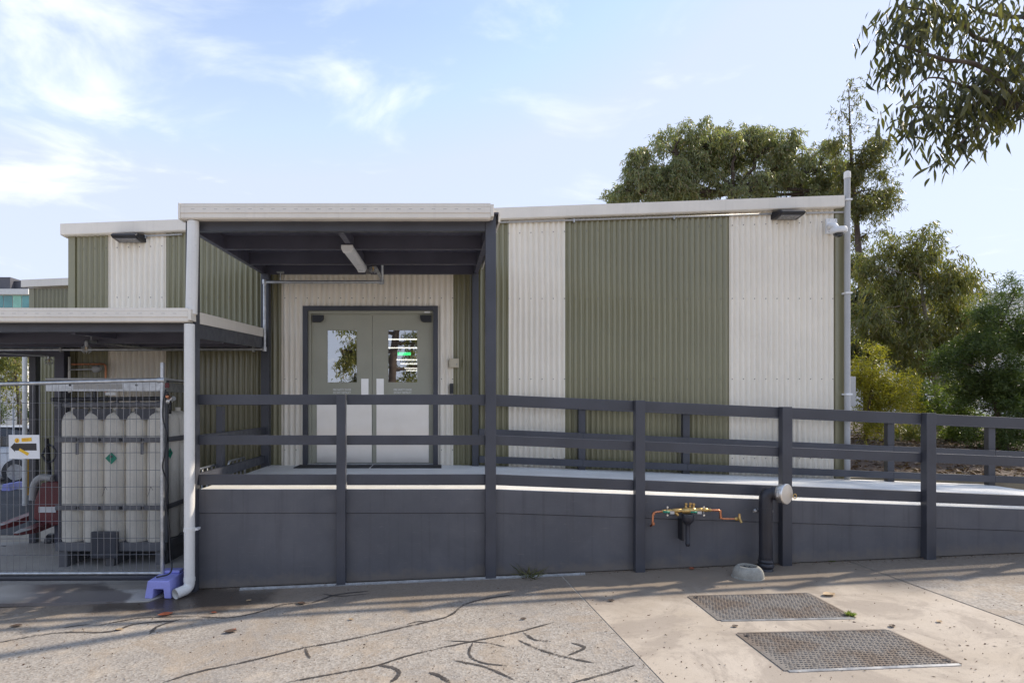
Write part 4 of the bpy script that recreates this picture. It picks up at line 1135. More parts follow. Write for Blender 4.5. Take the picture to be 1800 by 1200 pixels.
MB().tube(curve_pts([px(291, 684, 5.62), px(287, 705, 5.6), px(286.5, 735, 5.6), px(293, 765, 5.6), px(289, 800, 5.58), px(286, 822, 5.58), px(294, 850, 5.58), px(291, 880, 5.58), px(297, 925, 5.58), px(299, 975, 5.58), px(302, 995, 5.55), px(297, 1008, 5.5), px(275, 1014, 5.5)], 8), .0075, 8).build('cable', BLACK, hs, smooth=True)

# ================================================================== PALLET TRUCK, BOLLARD
gzp = gz(-6) + .015
pt = thing('pallet_truck', 'red hand pallet truck with two pale tipped forks behind the mesh fence', 'pallet truck', (-5.5, -.6, gzp))
def fork(u0, v0, D0, u1, v1, D1, w):
    a, b = px(u0, v0, D0), px(u1, v1, D1); d = (b - a); s = Vector((-d.y, d.x, 0)).normalized() * w
    n = 6; mb = MB()
    for k in range(n + 1):
        t = k / n; c = a + d * t; ww = s * (.35 + .65 * min(1, t * 3)); h = .025 + .05 * min(1, t * 2.2)
        mb.v += [tuple(c - ww + Vector((0, 0, -h))), tuple(c + ww + Vector((0, 0, -h))), tuple(c + ww), tuple(c - ww)]
    for k in range(n):
        i = 4 * k
        for j in range(4): mb.f.append((i + j, i + (j + 1) % 4, i + 4 + (j + 1) % 4, i + 4 + j))
    mb.f += [(0, 1, 2, 3), (4 * n + 3, 4 * n + 2, 4 * n + 1, 4 * n)]
    o = mb.build('fork', RED, pt, bevel=.004)
    m2 = MB(); e = a + d * .28; up = Vector((0, 0, .004))
    m2.hexa([tuple(a - s * .35 + up * .2), tuple(a + s * .35 + up * .2), tuple(e + s + up * .2), tuple(e - s + up * .2), tuple(a - s * .35 + up), tuple(a + s * .35 + up), tuple(e + s + up), tuple(e - s + up)])
    m2.build('worn_tip', PALEC, o)
    w1 = a + d * .30; MB().lathe([(.04, -.04), (.04, .04)], (w1.x, w1.y, gzp + .042), (s.x, s.y, 0), 12).build('fork_roller', BLACK, o, smooth=True)
fork(27, 937, 7.35, 92, 912, 7.9, .08); fork(-22, 930, 7.6, 66, 897, 8.15, .08)
mb = MB()
for poly in ([(58, 912), (60, 880), (72, 848), (100, 846), (112, 860), (112, 922), (90, 924)],):
    mb.prism([px(u, v, 7.75) for u, v in poly], (0, .28, 0))
mb.build('body', RED, pt, bevel=.02)
bx('rating_plate', X(68, 7.74), X(98, 7.74), -.262, -.254, Z(900, 7.75), Z(890, 7.75), LENS, pt)
mb = MB(); mb.tube(curve_pts([px(57, 878, 7.8), px(60, 852, 7.8), px(72, 839, 7.8), px(92, 840, 7.8)], 6), .045, 10); mb.build('guard', GREYPVC, pt, smooth=True)
MB().lathe([(.09, -.05), (.10, -.04), (.10, .04), (.09, .05)], (X(96, 8), -.05, gzp + .10), (1, 0, 0), 18).build('steer_wheel', BLACK, pt, smooth=True)
MB().tube(bend([px(88, 845, 7.9), px(84, 795, 7.9), px(82, 770, 7.9)], .05), .028, 10).build('handle_shaft', BLACK, pt, smooth=True)
MB().tube(curve_pts([px(74, 800, 7.85), px(84, 812, 7.85), px(96, 806, 7.85), px(98, 790, 7.85), px(84, 782, 7.85), px(74, 800, 7.85)], 6), .016, 8).build('handle_loop', BLACK, pt, smooth=True)
yb_ = thing('bollard', 'plain yellow bollard behind the arrow sign', 'bollard', (X(47, 12.8), 4.8, gz(-9)))
MB().lathe([(.05, 0), (.05, .92), (.042, .955), (.02, .972)], (X(47, 12.8), 4.8, gz(-9)), n=18).build('post', YELLOW, yb_, smooth=True)
MB().lathe([(.085, 0), (.085, .012)], (X(47, 12.8), 4.8, gz(-9)), n=18).build('base_plate', YELLOW, yb_)

# ================================================================== RAMP FRONT PLUMBING
ip = thing('fire_inlet_pipe', 'fat black upright pipe with silver capped elbow in front of the ramp', 'pipe', (X(1346, 5.52), YF - .06, gz(3)))
Dp = 5.50; pxx = X(1346, Dp); py = Dp - 8; r = .058
zb = gz(pxx) - .01; ztop = Z(866, Dp)
MB().tube(bend([(pxx, py, zb + .10), (pxx, py, ztop), (pxx + .115, py - .045, ztop + .005)], .085, 10), r, 22).build('pipe', BLACKPIPE, ip, smooth=True)
ax = Vector((.115, -.045, .005)).normalized()
q0 = Vector((pxx, py, ztop))
MB().lathe([(.064, .050), (.066, .055), (.066, .105), (.060, .11)], q0, ax, 24).build('elbow_socket', BLACKPIPE, ip, smooth=True)
mb = MB(); rr = [.066 + .006 * math.sin(k * 2.3) + .004 * math.sin(k * 5.1) for k in range(9)]
mb.lathe([(rr[k], k * .0165) for k in range(9)], (pxx, py, zb), n=22); mb.build('wrapped_base', BLACKPIPE, ip, smooth=True)
MB().lathe([(.0605, 0), (.0615, .004), (.0605, .008)], (pxx, py, Z(893, Dp)), n=22).build('joint_ring', BLACKPIPE, ip, smooth=True)
ax2 = Vector((.50, -.86, .0)).normalized()
cb = q0 + ax * .108
MB().lathe([(.058, -.02), (.080, .006), (.086, .014), (.086, .044), (.090, .048), (.096, .054), (.096, .072), (.090, .078), (.006, .081)], cb, ax2, 30).build('cap', INOX, ip, smooth=True)
for k in (0, 1):
    s = Vector((0, 0, 1)).cross(ax2) * (.104 if k else -.104)
    c = cb + ax2 * .045 + s
    MB().lathe([(.012, -.02), (.014, 0), (.012, .02)], c, (0, 0, 1), 10).build('lug', STEEL, ip, smooth=True)
c = cb + ax2 * .075 + Vector((0, 0, 1)).cross(ax2) * -.0 + Vector((.085, .02, -.01))
MB().tube([c + Vector((.014 * math.cos(a), 0, -.022 * math.sin(a) - .012)) for a in np.linspace(0, 2 * math.pi, 13)], .004, 6, cap=False).build('padlock_ring', BRASS, ip, smooth=True)
bx('pipe_bracket', pxx - .095, pxx + .095, py + .045, py + .055, Z(901.5, Dp), Z(898, Dp), STEEL, ip)
MB().lathe([(.016, 0), (.016, .018), (.009, .026)], (pxx - .082, py + .045, Z(898, Dp)), (0, -1, 0), 8).build('bracket_bolt', STEEL, ip)
bx('bracket_post', pxx - .012, pxx + .012, py + .0555, ysk - .009, Z(901, Dp), Z(898.5, Dp), STEEL, ip)

vd = thing('vent_dome', 'squat pale cement dome vent with a dark slotted mouth beside the fire inlet pipe', 'vent', (X(1314, 5.35), 5.35 - 8, gz(2.8)))
c = Vector((X(1315, 5.33), 5.33 - 8, gz(X(1315, 5.33)) - .002))
MB().lathe([(.140, 0), (.140, .008), (.130, .012), (.131, .03), (.127, .052), (.118, .075), (.105, .093), (.090, .104), (.079, .108), (.073, .104), (.070, .085), (.070, .02)], c, n=32).build('dome', CEMENT, vd, smooth=True)
MB().lathe([(.071, .03), (.071, .032)], c, n=20).build('mouth', BLACK, vd)
for k in range(10):
    a = math.pi * 2 * k / 10
    o = MB().box(-.002, .002, .03, .072, .034, .092); M = Matrix.Rotation(a, 4, 'Z')
    o.v = [tuple(c + M @ Vector(p)) for p in o.v]; o.build('fin', STRAP, vd)

bf = thing('backflow_valve', 'brass backflow valve on bent copper pipes with a black tundish on the ramp skirting', 'valve', (X(1210, 5.55), YF + .03, Z(920, 5.55)))
Dv = 5.56
P = lambda u, v, d=Dv: px(u, v, d)
MB().tube(bend([P(1144, 924, 5.66), P(1147, 921), P(1148, 900), P(1170, 897.5)], .03), .0105, 10).build('copper_pipe', COPPER, bf, smooth=True)
MB().tube(bend([P(1247, 896), P(1266, 896.5), P(1267, 911), P(1292, 911.5)], .025), .0105, 10).build('copper_pipe', COPPER, bf, smooth=True)
for u, v in ((1148.5, 920), (1149, 902), (1266, 898), (1267, 909)): MB().lathe([(.013, -.012), (.0135, 0), (.013, .012)], P(u, v), (0, 0, 1), 10).build('copper_socket', COPPER, bf, smooth=True)
def along(u0, v0, u1, v1, prof, nm, m):
    a, b = P(u0, v0), P(u1, v1); L = (b - a).length
    MB().lathe([(rad, t * L) for rad, t in prof], a, b - a, 12).build(nm, m, bf, smooth=True)
along(1163, 898, 1182, 897, [(.012, 0), (.016, .1), (.016, .3), (.012, .35), (.018, .45), (.018, .8), (.013, .85), (.013, 1)], 'union', BRASS)
along(1181, 897, 1199, 897, [(.014, 0), (.020, .1), (.022, .45), (.020, .9), (.014, 1)], 'ball_valve', BRASS)
along(1198, 897.5, 1222, 896, [(.018, 0), (.026, .1), (.031, .4), (.028, .7), (.031, .85), (.020, 1)], 'check_body', BRASS)
along(1221, 896, 1236, 895.5, [(.014, 0), (.020, .1), (.021, .5), (.020, .9), (.014, 1)], 'ball_valve', BRASS)
along(1235, 895.5, 1250, 896, [(.013, 0), (.020, .1), (.020, .5), (.013, .6), (.016, .7), (.016, .95), (.011, 1)], 'union', BRASS)
MB().tube([P(1184, 898), P(1192, 905)], [.016, .014], 10).build('strainer', BRASS, bf, smooth=True)
for u, v, h in ((1205.5, 889, 8), (1213, 888.5, 7.5), (1219, 889.5, 7)):
    MB().lathe([(.012, 0), (.014, .008), (.010, .015), (.010, .03), (.014, .034), (.012, .045)], P(u, v + 3), (0, -.15, 1), 10).build('test_cock', BRASS, bf, smooth=True)
for u in (1173, 1237):
    for dv in (-6, 8): MB().lathe([(.009, -.008), (.011, 0), (.009, .008)], P(u, 897 + dv, 5.53), (0, -1, 0), 8).build('wing_nut', INOX, bf, smooth=True)
    MB().tube([P(u, 890, 5.55), P(u, 905, 5.55)], .004, 6).build('stem', STEEL, bf)
for u, v in ((1166, 899), (1214, 899)): 
    a = P(u, v, 5.535); b = P(u + 13, v + 1, 5.535); MB().tube([a, b], .010, 8).build('green_lever', GREENLBL, bf, smooth=True)
    MB().box(b.x - .01, b.x + .03, b.y - .012, b.y - .002, b.z - .014, b.z + .012).build('valve_tag', GALV, bf)
a = P(1291, 911.5)
MB().lathe([(.012, 0), (.018, .008), (.018, .03), (.012, .036), (.012, .05)], a, (1, -.1, .02), 12).build('tap_body', BRASS, bf, smooth=True)
MB().tube([P(1299.5, 902.5, 5.52), P(1299.8, 911, 5.52), P(1303.5, 918.5, 5.50)], [.009, .013, .011], 8).build('tap_handle', BRASS, bf, smooth=True)
t = P(1209, 904)
MB().lathe([(.054, .0), (.056, -.006), (.056, -.055), (.050, -.064), (.020, -.098), (.0195, -.105), (.0195, -.265), (.022, -.268), (.022, -.285), (.015, -.30)], t, n=20).build('tundish', BLACKPIPE, bf, smooth=True)
MB().lathe([(.050, .0015), (.050, .003)], t, n=20).build('tundish_rim', STRAP, bf)
bx('tundish_bracket', t.x - .05, t.x - .035, t.y, ysk - .009, t.z - .25, t.z - .05, BLACK, bf)

# ---- loose strip lying along the skirting
st = thing('aluminium_strip', 'long thin aluminium strip lying on the ground along the ramp skirting', 'metal strip', gp(700, 1026))
a, b = gp(421, 1037.5), gp(1029, 1010.5); d = (b - a); s = Vector((-d.y, d.x, 0)).normalized() * .011
mb = MB(); up = Vector((0, 0, .012)); l0 = Vector((0, 0, .004))
mb.hexa([a - s + l0, b - s + l0, b + s + l0, a + s + l0, a - s + up, b - s + up, b + s + up, a + s + up]); mb.build('strip', GALV, st)
mb = MB(); mb.hexa([a + s * .7 + up, b + s * .7 + up, b + s + up, a + s + up, a + s * .7 + up * 2.2, b + s * .7 + up * 2.2, b + s + up * 2.2, a + s + up * 2.2]); mb.build('folded_edge', GALV, st)

# ---- two steel access covers with raised treads
def cover(cs, rows, cols, lbl):
    A, B, Cc, Dd = [gp(u, v) for u, v in cs]           # far left, far right, near right, near left
    o = thing('access_cover', lbl, 'access cover', (A + B + Cc + Dd) / 4, 'rusted access covers in the concrete apron')
    bil = lambda s, t: (A * (1 - s) + B * s) * (1 - t) + (Dd * (1 - s) + Cc * s) * t
    L = Vector((0, 0, 1))
    mb = MB(); loop = [bil(0, 1), bil(1, 1), bil(1, 0), bil(0, 0)]
    mb.hexa([p + L * .004 for p in loop] + [p + L * .009 for p in loop]); mb.build('plate', RUST, o)
    for (s0, t0, s1, t1) in ((0, 0, 1, 0), (1, 0, 1, 1), (1, 1, 0, 1), (0, 1, 0, 0)):
        a, b = bil(s0, t0), bil(s1, t1); dd = (b - a).normalized(); nn = Vector((dd.y, -dd.x, 0)) * .022
        c = (A + B + Cc + Dd) / 4
        if (a + nn - c).length < (a - c).length: nn = -nn
        mb = MB(); mb.hexa([a + L * .0035, b + L * .0035, b + nn + L * .0035, a + nn + L * .0035, a + L * .011, b + L * .011, b + nn + L * .0085, a + nn + L * .0085]); mb.build('rim', STEEL if t0 == t1 == 1 else RUST, o)
    m2 = MB()
    for j in range(rows):
        for i in range(cols):
            t = (j + .5) / rows; s = (i + .5 + (.25 if j % 2 else -.25)) / cols
            if s < .012 or s > .988: continue
            k = 1 if (i + j) % 2 else -1
            c = bil(s, t) + L * .009; ux = (bil(1, t) - bil(0, t)).normalized(); uy = (bil(s, 0) - bil(s, 1)).normalized()
            e = (bil(1, t) - bil(0, t)).length / cols
            dv = (ux * .93 + uy * .37 * k).normalized() * e * .46; dn = L.cross(dv).normalized() * .0055
            m2.add([c - dv, c - dn, c + dv, c + dn, c - dv * .7 + L * .0045, c - dn * .6 + L * .0055, c + dv * .7 + L * .0045, c + dn * .6 + L * .0055], [(4, 5, 6, 7), (0, 1, 5, 4), (1, 2, 6, 5), (2, 3, 7, 6), (3, 0, 4, 7)])
    m2.build('treads', RUST, o, kind='stuff')
    for s, t in ((.03, .08), (.97, .92)):
        MB().lathe([(.018, 0), (.018, .003)], bil(s, t) + L * .009, n=10).build('lift_hole', BLACK, o)
cover([(1213, 1049), (1420, 1044), (1500, 1086.5), (1267, 1091)], 19, 40, 'rusty steel access cover nearer to the ramp')
cover([(1299, 1115), (1560, 1109), (1685, 1168), (1385, 1180)], 21, 42, 'grey steel access cover nearer to the camera')

# ================================================================== LEAVES
def leaf_quads(P, Dv, L, W, curl=.12):
    """Lance-shaped leaves, each two triangles folded a little; returns verts, faces."""
    n = len(P)
    rnd = RNG.normal(size=(n, 3))
    S = np.cross(Dv, rnd); S /= np.linalg.norm(S, axis=1)[:, None] + 1e-9
    N = np.cross(Dv, S)
    mid = P + Dv * (L * .42)[:, None] + N * (L * curl)[:, None]
    V = np.empty((n, 4, 3)); V[:, 0] = P; V[:, 1] = mid + S * (W * .5)[:, None]; V[:, 2] = P + Dv * L[:, None]; V[:, 3] = mid - S * (W * .5)[:, None]
    return V.reshape(-1, 3)
def quads_mesh(name, V, matl, parent=None, kind=None, label=None):
    off = np.array(origin_of(parent)) if parent is not None else 0
    n = len(V) // 4
    me = bpy.data.meshes.new(name)
    me.vertices.add(4 * n); me.vertices.foreach_set('co', (V - off).astype(np.float32).ravel())
    me.loops.add(4 * n); me.loops.foreach_set('vertex_index', np.arange(4 * n, dtype=np.int32))
    me.polygons.add(n); me.polygons.foreach_set('loop_start', np.arange(0, 4 * n, 4, dtype=np.int32))
    me.polygons.foreach_set('loop_total', np.full(n, 4, dtype=np.int32))
    me.update(calc_edges=True); me.materials.append(matl)
    o = link_mesh(name, me, parent)
    return tag(o, label, kind=kind)
def unit(v): return v / (np.linalg.norm(v, axis=-1, keepdims=True) + 1e-9)

def crown(lobes, twigs_per_m3, leaves, leaf, droop=.6, spread=.16, clump=.30, shell=.45):
    """lobes: (cx, cy, cz, rx, ry, rz, density). Returns leaf quads and the clump centres (for branches)."""
    Ps, Ds, Ls, Ws, cl = [], [], [], [], []
    for cx, cy, cz, rx, ry, rz, dens in lobes:
        vol = 4.19 * rx * ry * rz
        nc = max(4, int(vol / (clump ** 3) * .16 * dens))
        d = unit(RNG.normal(size=(nc, 3))); rad = (shell + (1 - shell) * RNG.random(nc) ** .6)
        rad *= 1 + .10 * RNG.normal(size=nc)
        C = np.array([cx, cy, cz]) + d * rad[:, None] * np.array([rx, ry, rz])
        cl.append(C)
        nt = max(3, int(twigs_per_m3 * vol * dens / nc))
        T = np.repeat(C, nt, axis=0) + RNG.normal(size=(nc * nt, 3)) * clump * .42
        td = unit(RNG.normal(size=T.shape) * np.array([1, 1, .5]) + np.array([0, 0, .15]))
        nl = leaves
        k = np.tile(np.linspace(0, 1, nl), len(T))
        TT = np.repeat(T, nl, axis=0); TD = np.repeat(td, nl, axis=0)
        P = TT + TD * (k * spread)[:, None] + np.array([0, 0, -1]) * (k * k * spread * .8)[:, None] + RNG.normal(size=TT.shape) * spread * .10
        dd = unit(RNG.normal(size=P.shape) * (1 - droop * .6) + TD * .35 + np.array([0, 0, -1.0]) * droop * 1.5)
        L = leaf[0] * (.65 + .6 * RNG.random(len(P))); W = leaf[1] * (.7 + .6 * RNG.random(len(P)))
        Ps.append(P); Ds.append(dd); Ls.append(L); Ws.append(W)
    P = np.concatenate(Ps); D_ = np.concatenate(Ds); L = np.concatenate(Ls); W = np.concatenate(Ws)
    return leaf_quads(P, D_, L, W), np.concatenate(cl)

def limb(mb, a, b, r0, r1, wob=.08, n=6, seg=5, sag=0):
    a, b = Vector(a), Vector(b); L = (b - a).length
    pts, rs = [], []
    for k in range(seg + 1):
        t = k / seg; e = math.sin(math.pi * t)
        pts.append(a.lerp(b, t) + Vector((random.gauss(0, wob), random.gauss(0, wob), random.gauss(0, wob) * .6 + sag)) * L * e * .5); rs.append(r0 + (r1 - r0) * t)
    mb.tube(pts, rs, n); return pts

def tree(name, label, cat, trunk, radii, lobes, twigs, leaves, leaf, matl, bark, droop=.6, spread=.16, clump=.30, branches=40, group=None, shell=.45):
    """trunk: list of points from the ground up."""
    o = thing(name, label, cat, trunk[0], group)
    tp = curve_pts(trunk, 5); n = len(tp)
    rr = [radii[0] + (radii[1] - radii[0]) * k / (n - 1) for k in range(n)]
    MB().tube(tp, rr, 10).build('trunk', bark, o, smooth=True)
    V, cl = crown(lobes, twigs, leaves, leaf, droop, spread, clump, shell)
    bm_ = MB(); ids = RNG.permutation(len(cl))[:branches]
    lc_ = [Vector(l[:3]) for l in lobes]
    hubs = []
    for c in lc_:
        k = min(range(n // 3, n), key=lambda i: (tp[i] - c).length + max(0, tp[i].z - c.z) * 2)
        limb(bm_, tp[k], c, max(.012, rr[k] * .6), max(.006, rr[-1] * .5), .10)
    for i in ids:
        c = Vector(cl[i]); h = min(lc_, key=lambda p: (p - c).length)
        limb(bm_, h, c, max(.007, rr[-1] * .45), .004, .14, 5, 4)
    bm_.build('branches', bark, o, smooth=True, kind='stuff')
    quads_mesh('crown', V, matl, o, 'stuff')
    return o
def lob(u, v, D, ru, rv, ry, dens=1.0):
    p = px(u, v, D); return (p.x, p.y, p.z, ru * D / F, ry, rv * D / F, dens)

# big gum behind the building
D1 = 19.0
tree('gum_tree', 'broad dense gum tree rising behind the building roof', 'tree',
     [px(1290, 770, D1), px(1285, 600, D1), px(1295, 450, D1), px(1290, 340, D1)], (.22, .10),
     [lob(1092, 335, D1, 26, 28, .8, 1.2), lob(1118, 298, D1, 30, 30, .8, 1.2), lob(1138, 330, D1, 40, 36, .9, 1.0), lob(1188, 268, D1, 40, 46, .9), lob(1235, 256, D1, 44, 38, 1.0), lob(1290, 258, D1, 48, 40, 1.1), lob(1345, 262, D1, 46, 40, 1.0), lob(1396, 276, D1, 40, 40, .9), lob(1440, 296, D1, 36, 40, .9), lob(1468, 330, D1, 30, 40, .8),
      lob(1180, 325, D1, 50, 36, 1.0, .7), lob(1250, 325, D1, 60, 36, 1.0, .65), lob(1330, 330, D1, 60, 36, 1.0, .65), lob(1410, 340, D1, 60, 36, 1.0, .7)],
     215, 13, (.155, .030), EUC, BARKD, .75, .24, .28, 160)
D1b = 17.0
tree('gum_tree', 'open bronze gum tree with a thin leader right of the roof corner', 'tree',
     [px(1530, 790, D1b), px(1520, 600, D1b), px(1508, 420, D1b), px(1497, 290, D1b), px(1492, 160, D1b)], (.14, .012),
     [lob(1490, 285, D1b, 42, 40, .6, 1.0), lob(1535, 282, D1b, 30, 40, .5, .9), lob(1550, 265, D1b, 14, 24, .3, .7), lob(1545, 335, D1b, 26, 45, .5, .95), lob(1505, 360, D1b, 45, 45, .7, .9), lob(1525, 410, D1b, 28, 28, .5, .6),
      lob(1500, 222, D1b, 26, 16, .3, .35), lob(1478, 195, D1b, 13, 20, .25, .35), lob(1494, 158, D1b, 14, 28, .25, .35), lob(1508, 185, D1b, 12, 22, .25, .3), lob(1475, 240, D1b, 14, 14, .25, .4)],
     250, 12, (.135, .026), EUC2, BARKD, .7, .24, .30, 110)
D2t = 13.0
tree('gum_tree', 'pale trunked young gum with hanging leaves right of the building', 'tree',
     [px(1655, 790, D2t), px(1648, 700, D2t), px(1634, 610, D2t), px(1622, 520, D2t), px(1612, 430, D2t)], (.075, .02),
     [lob(1598, 425, D2t, 42, 34, .6), lob(1638, 440, D2t, 40, 35, .6), lob(1560, 470, D2t, 40, 40, .6), lob(1630, 500, D2t, 62, 45, .8), lob(1560, 540, D2t, 45, 45, .7), lob(1640, 575, D2t, 60, 45, .7), lob(1580, 600, D2t, 60, 38, .7),
      lob(1690, 520, D2t, 32, 48, .5, .9), lob(1700, 590, D2t, 30, 40, .5, .9), lob(1665, 650, D2t, 40, 30, .5, .8), lob(1530, 560, D2t, 25, 26, .5), lob(1640, 640, D2t, 40, 28, .5, .6), lob(1690, 600, D2t, 26, 38, .4, .7)],
     300, 11, (.15, .024), EUC2, BARK, .8, .24, .30, 110)
tree('gum_tree', 'shaded dark gum crown between the corner pipe and the young gum', 'tree',
     [px(1545, 790, 15.5), px(1540, 650, 15.5), px(1525, 520, 15.5)], (.10, .04),
     [lob(1515, 500, 15.5, 35, 50, .7), lob(1525, 560, 15.5, 40, 55, .7), lob(1515, 620, 15.5, 35, 40, .7), lob(1570, 600, 15.5, 40, 50, .7, .8)],
     260, 11, (.16, .032), EUC, BARKD, .75, .26, .34, 60)
D3 = 10.5
tree('wattle_bush', 'tall dark green fine leaved bush at the right edge above the ramp', 'bush',
     [px(1775, 850, D3), px(1768, 790, D3), px(1752, 720, D3), px(1735, 650, D3)], (.075, .02),
     [lob(1785, 515, D3, 26, 34, .35, .8), lob(1765, 560, D3, 50, 44, .5), lob(1805, 580, D3, 45, 60, .5), lob(1700, 640, D3, 34, 40, .4), lob(1735, 610, D3, 48, 34, .5), lob(1770, 650, D3, 60, 50, .7), lob(1715, 670, D3, 30, 38, .4, .8), lob(1755, 720, D3, 65, 40, .7), lob(1820, 700, D3, 50, 60, .6), lob(1725, 760, D3, 45, 22, .5, .7), lob(1790, 770, D3, 45, 26, .5, .5)],
     900, 15, (.078, .014), DARKG, BARKD, .15, .20, .22, 140)
D4 = 11.0
tree('wattle_shrub', 'yellow green wattle shrub beside the meter box', 'shrub',
     [px(1522, 790, D4), px(1524, 740, D4), px(1532, 690, D4), px(1535, 640, D4)], (.04, .012),
     [lob(1512, 660, D4, 26, 36, .4), lob(1536, 645, D4, 28, 36, .4), lob(1530, 690, D4, 45, 38, .5), lob(1570, 700, D4, 40, 36, .5), lob(1515, 725, D4, 32, 28, .4), lob(1565, 735, D4, 42, 22, .4), lob(1590, 680, D4, 24, 28, .4, .7)],
     640, 13, (.08, .014), YELG, BARKD, .1, .20, .22, 110)
tree('sapling', 'bright green sapling behind the timber stakes', 'tree',
     [px(1640, 780, 12.2), px(1630, 720, 12.2), px(1618, 660, 12.2)], (.025, .008),
     [lob(1612, 700, 12.2, 36, 34, .4), lob(1650, 715, 12.2, 36, 26, .4), lob(1600, 740, 12.2, 40, 22, .4), lob(1665, 690, 12.2, 26, 24, .4, .7)],
     620, 12, (.09, .018), GRN, BARKD, .35, .20, .24, 60)
tree('low_bush', 'low dark spreading bush behind the ramp at the right', 'bush',
     [px(1690, 800, 12.0), px(1690, 760, 12.0), px(1695, 730, 12.0)], (.03, .01),
     [lob(1660, 735, 12, 45, 16, .5), lob(1705, 740, 12, 50, 22, .5), lob(1690, 770, 12, 60, 18, .5, .7)],
     800, 13, (.075, .017), GRN, BARKD, .1, .18, .22, 50)
for u0, v0, u1, v1, D, r, lbl in [(1592, 790, 1583, 600, 16, .075, 'straight grey trunk left of the pale young gum'), (1655, 790, 1640, 600, 17, .07, 'slanting brown trunk behind the young gum'), (1668, 790, 1690, 610, 16.5, .09, 'grey forked trunk right of the young gum')]:
    tree('slender_tree', lbl, 'tree', [px(u0, v0, D), px((u0 + u1) / 2 + 2, (v0 + v1) / 2, D), px(u1, v1, D), px(u1 - 6, v1 - 70, D)], (r, r * .5),
         [lob(u1 - 5, v1 - 80, D, 34, 34, .6, .6), lob(u1 + 15, v1 - 40, D, 26, 22, .5, .5)], 200, 9, (.16, .028), EUC, BARK, .75, .26, .34, 20)
for u, D, lbl in ((1585, 11.6, 'left pale timber stake propping the sapling'), (1606, 11.4, 'right pale timber stake propping the sapling')):
    o = thing('tree_stake', lbl, 'stake', px(u, 790, D))
    bx('stake', X(u - 1.6, D), X(u + 1.6, D), D - 8, D - 7.97, -.1, Z(690, D), STAKE, o)
    bx('tie', X(u - 5, D), X(u + 8, D), D - 8.02, D - 7.96, Z(690 + (u - 1585) * .35, D) - .08, Z(688 + (u - 1585) * .35, D), BLACK, o)

# overhanging branch, close to the camera
DO = 4.7
ov = thing('overhanging_gum', 'dark gum tree whose leafy branch hangs into the upper right corner', 'tree', (7.6, -5.2, gz(7.6)))
trunk = curve_pts([(7.6, -5.2, gz(7.6) - .1), (7.4, -5.1, 1.4), (7.0, -4.9, 3.0), (6.8, -4.8, 4.6), (6.9, -4.9, 6.2)], 5)
MB().tube(trunk, [.20 - .10 * k / (len(trunk) - 1) for k in range(len(trunk))], 12).build('trunk', BARK, ov, smooth=True)
bm_ = MB(); st_ = trunk[11]
OB = lambda u, v, dy=0: px(u, v, DO + dy)
def br(pts, r0, r1):
    P_ = curve_pts(pts, 5); bm_.tube(P_, [r0 + (r1 - r0) * k / (len(P_) - 1) for k in range(len(P_))], 7)
br([trunk[12], OB(1930, 190), OB(1800, 190), OB(1740, 165), OB(1690, 150, .1)], .05, .012)
br([OB(1800, 190), OB(1725, 118, -.1), OB(1660, 105, -.15), OB(1600, 85, -.1), OB(1568, 75)], .022, .005)
br([OB(1860, 190), OB(1770, 88, .15), OB(1715, 66, .1), OB(1695, 45), OB(1640, 22), OB(1590, 12)], .024, .005)
br([OB(1740, 165), OB(1680, 205, .1), OB(1645, 190, .1), OB(1600, 190), OB(1580, 205)], .016, .004)
br([OB(1690, 150), OB(1655, 138, -.1), OB(1625, 140, -.1), OB(1600, 165), OB(1575, 185)], .008, .003)
br([OB(1770, 170), OB(1720, 225, -.1), OB(1690, 250, -.1), OB(1675, 272)], .016, .004)
br([trunk[16], OB(1900, 20, .2), OB(1800, 30, .2), OB(1740, 25, .1), OB(1700, 8)], .03, .005)
bm_.build('branches', BARKD, ov, smooth=True, kind='stuff')
CL = [(1575, 22, 40), (1605, 40, 44), (1640, 30, 46), (1562, 60, 34), (1582, 85, 42), (1570, 116, 40), (1600, 125, 38), (1660, 22, 44), (1705, 30, 44), (1655, 70, 30), (1690, 72, 22), (1725, 92, 34), (1782, 80, 30), (1787, 112, 34),
      (1760, 118, 32), (1700, 140, 40), (1735, 135, 34), (1750, 155, 34), (1707, 165, 48), (1755, 178, 48), (1678, 190, 48), (1640, 185, 34), (1588, 200, 36), (1608, 222, 40), (1650, 215, 44), (1680, 232, 48), (1658, 262, 24), (1690, 268, 30),
      (1715, 238, 34), (1755, 208, 30), (1790, 205, 16), (1760, 25, 14), (1790, 30, 14), (1620, 8, 34), (1735, 5, 28), (1780, 5, 10), (1610, 65, 30), (1640, 100, 18), (1720, 190, 44), (1790, 150, 34), (1625, 165, 16), (1790, 175, 40), (1740, 60, 16), (1550, 40, 16),
      (1835, 60, 40), (1840, 130, 50), (1830, 190, 40), (1850, 10, 40)]
leaf_sites = []
for u, v, k in CL:
    c = px(u + 4, v + 2, DO)
    for _ in range(int(k * 1.45)):
        dy = max(-.22, min(.35, random.gauss(0, .16)))
        p = c + Vector((random.gauss(0, .066), dy, random.gauss(0, .055) + .03))
        az = random.uniform(0, 2 * math.pi); dn = random.uniform(.6, 2.2)
        d = Vector((math.cos(az) * .75 - .12, math.sin(az) * .6, -dn)).normalized()
        leaf_sites.append((p, d, random.uniform(.085, .16), random.uniform(0, 2 * math.pi)))
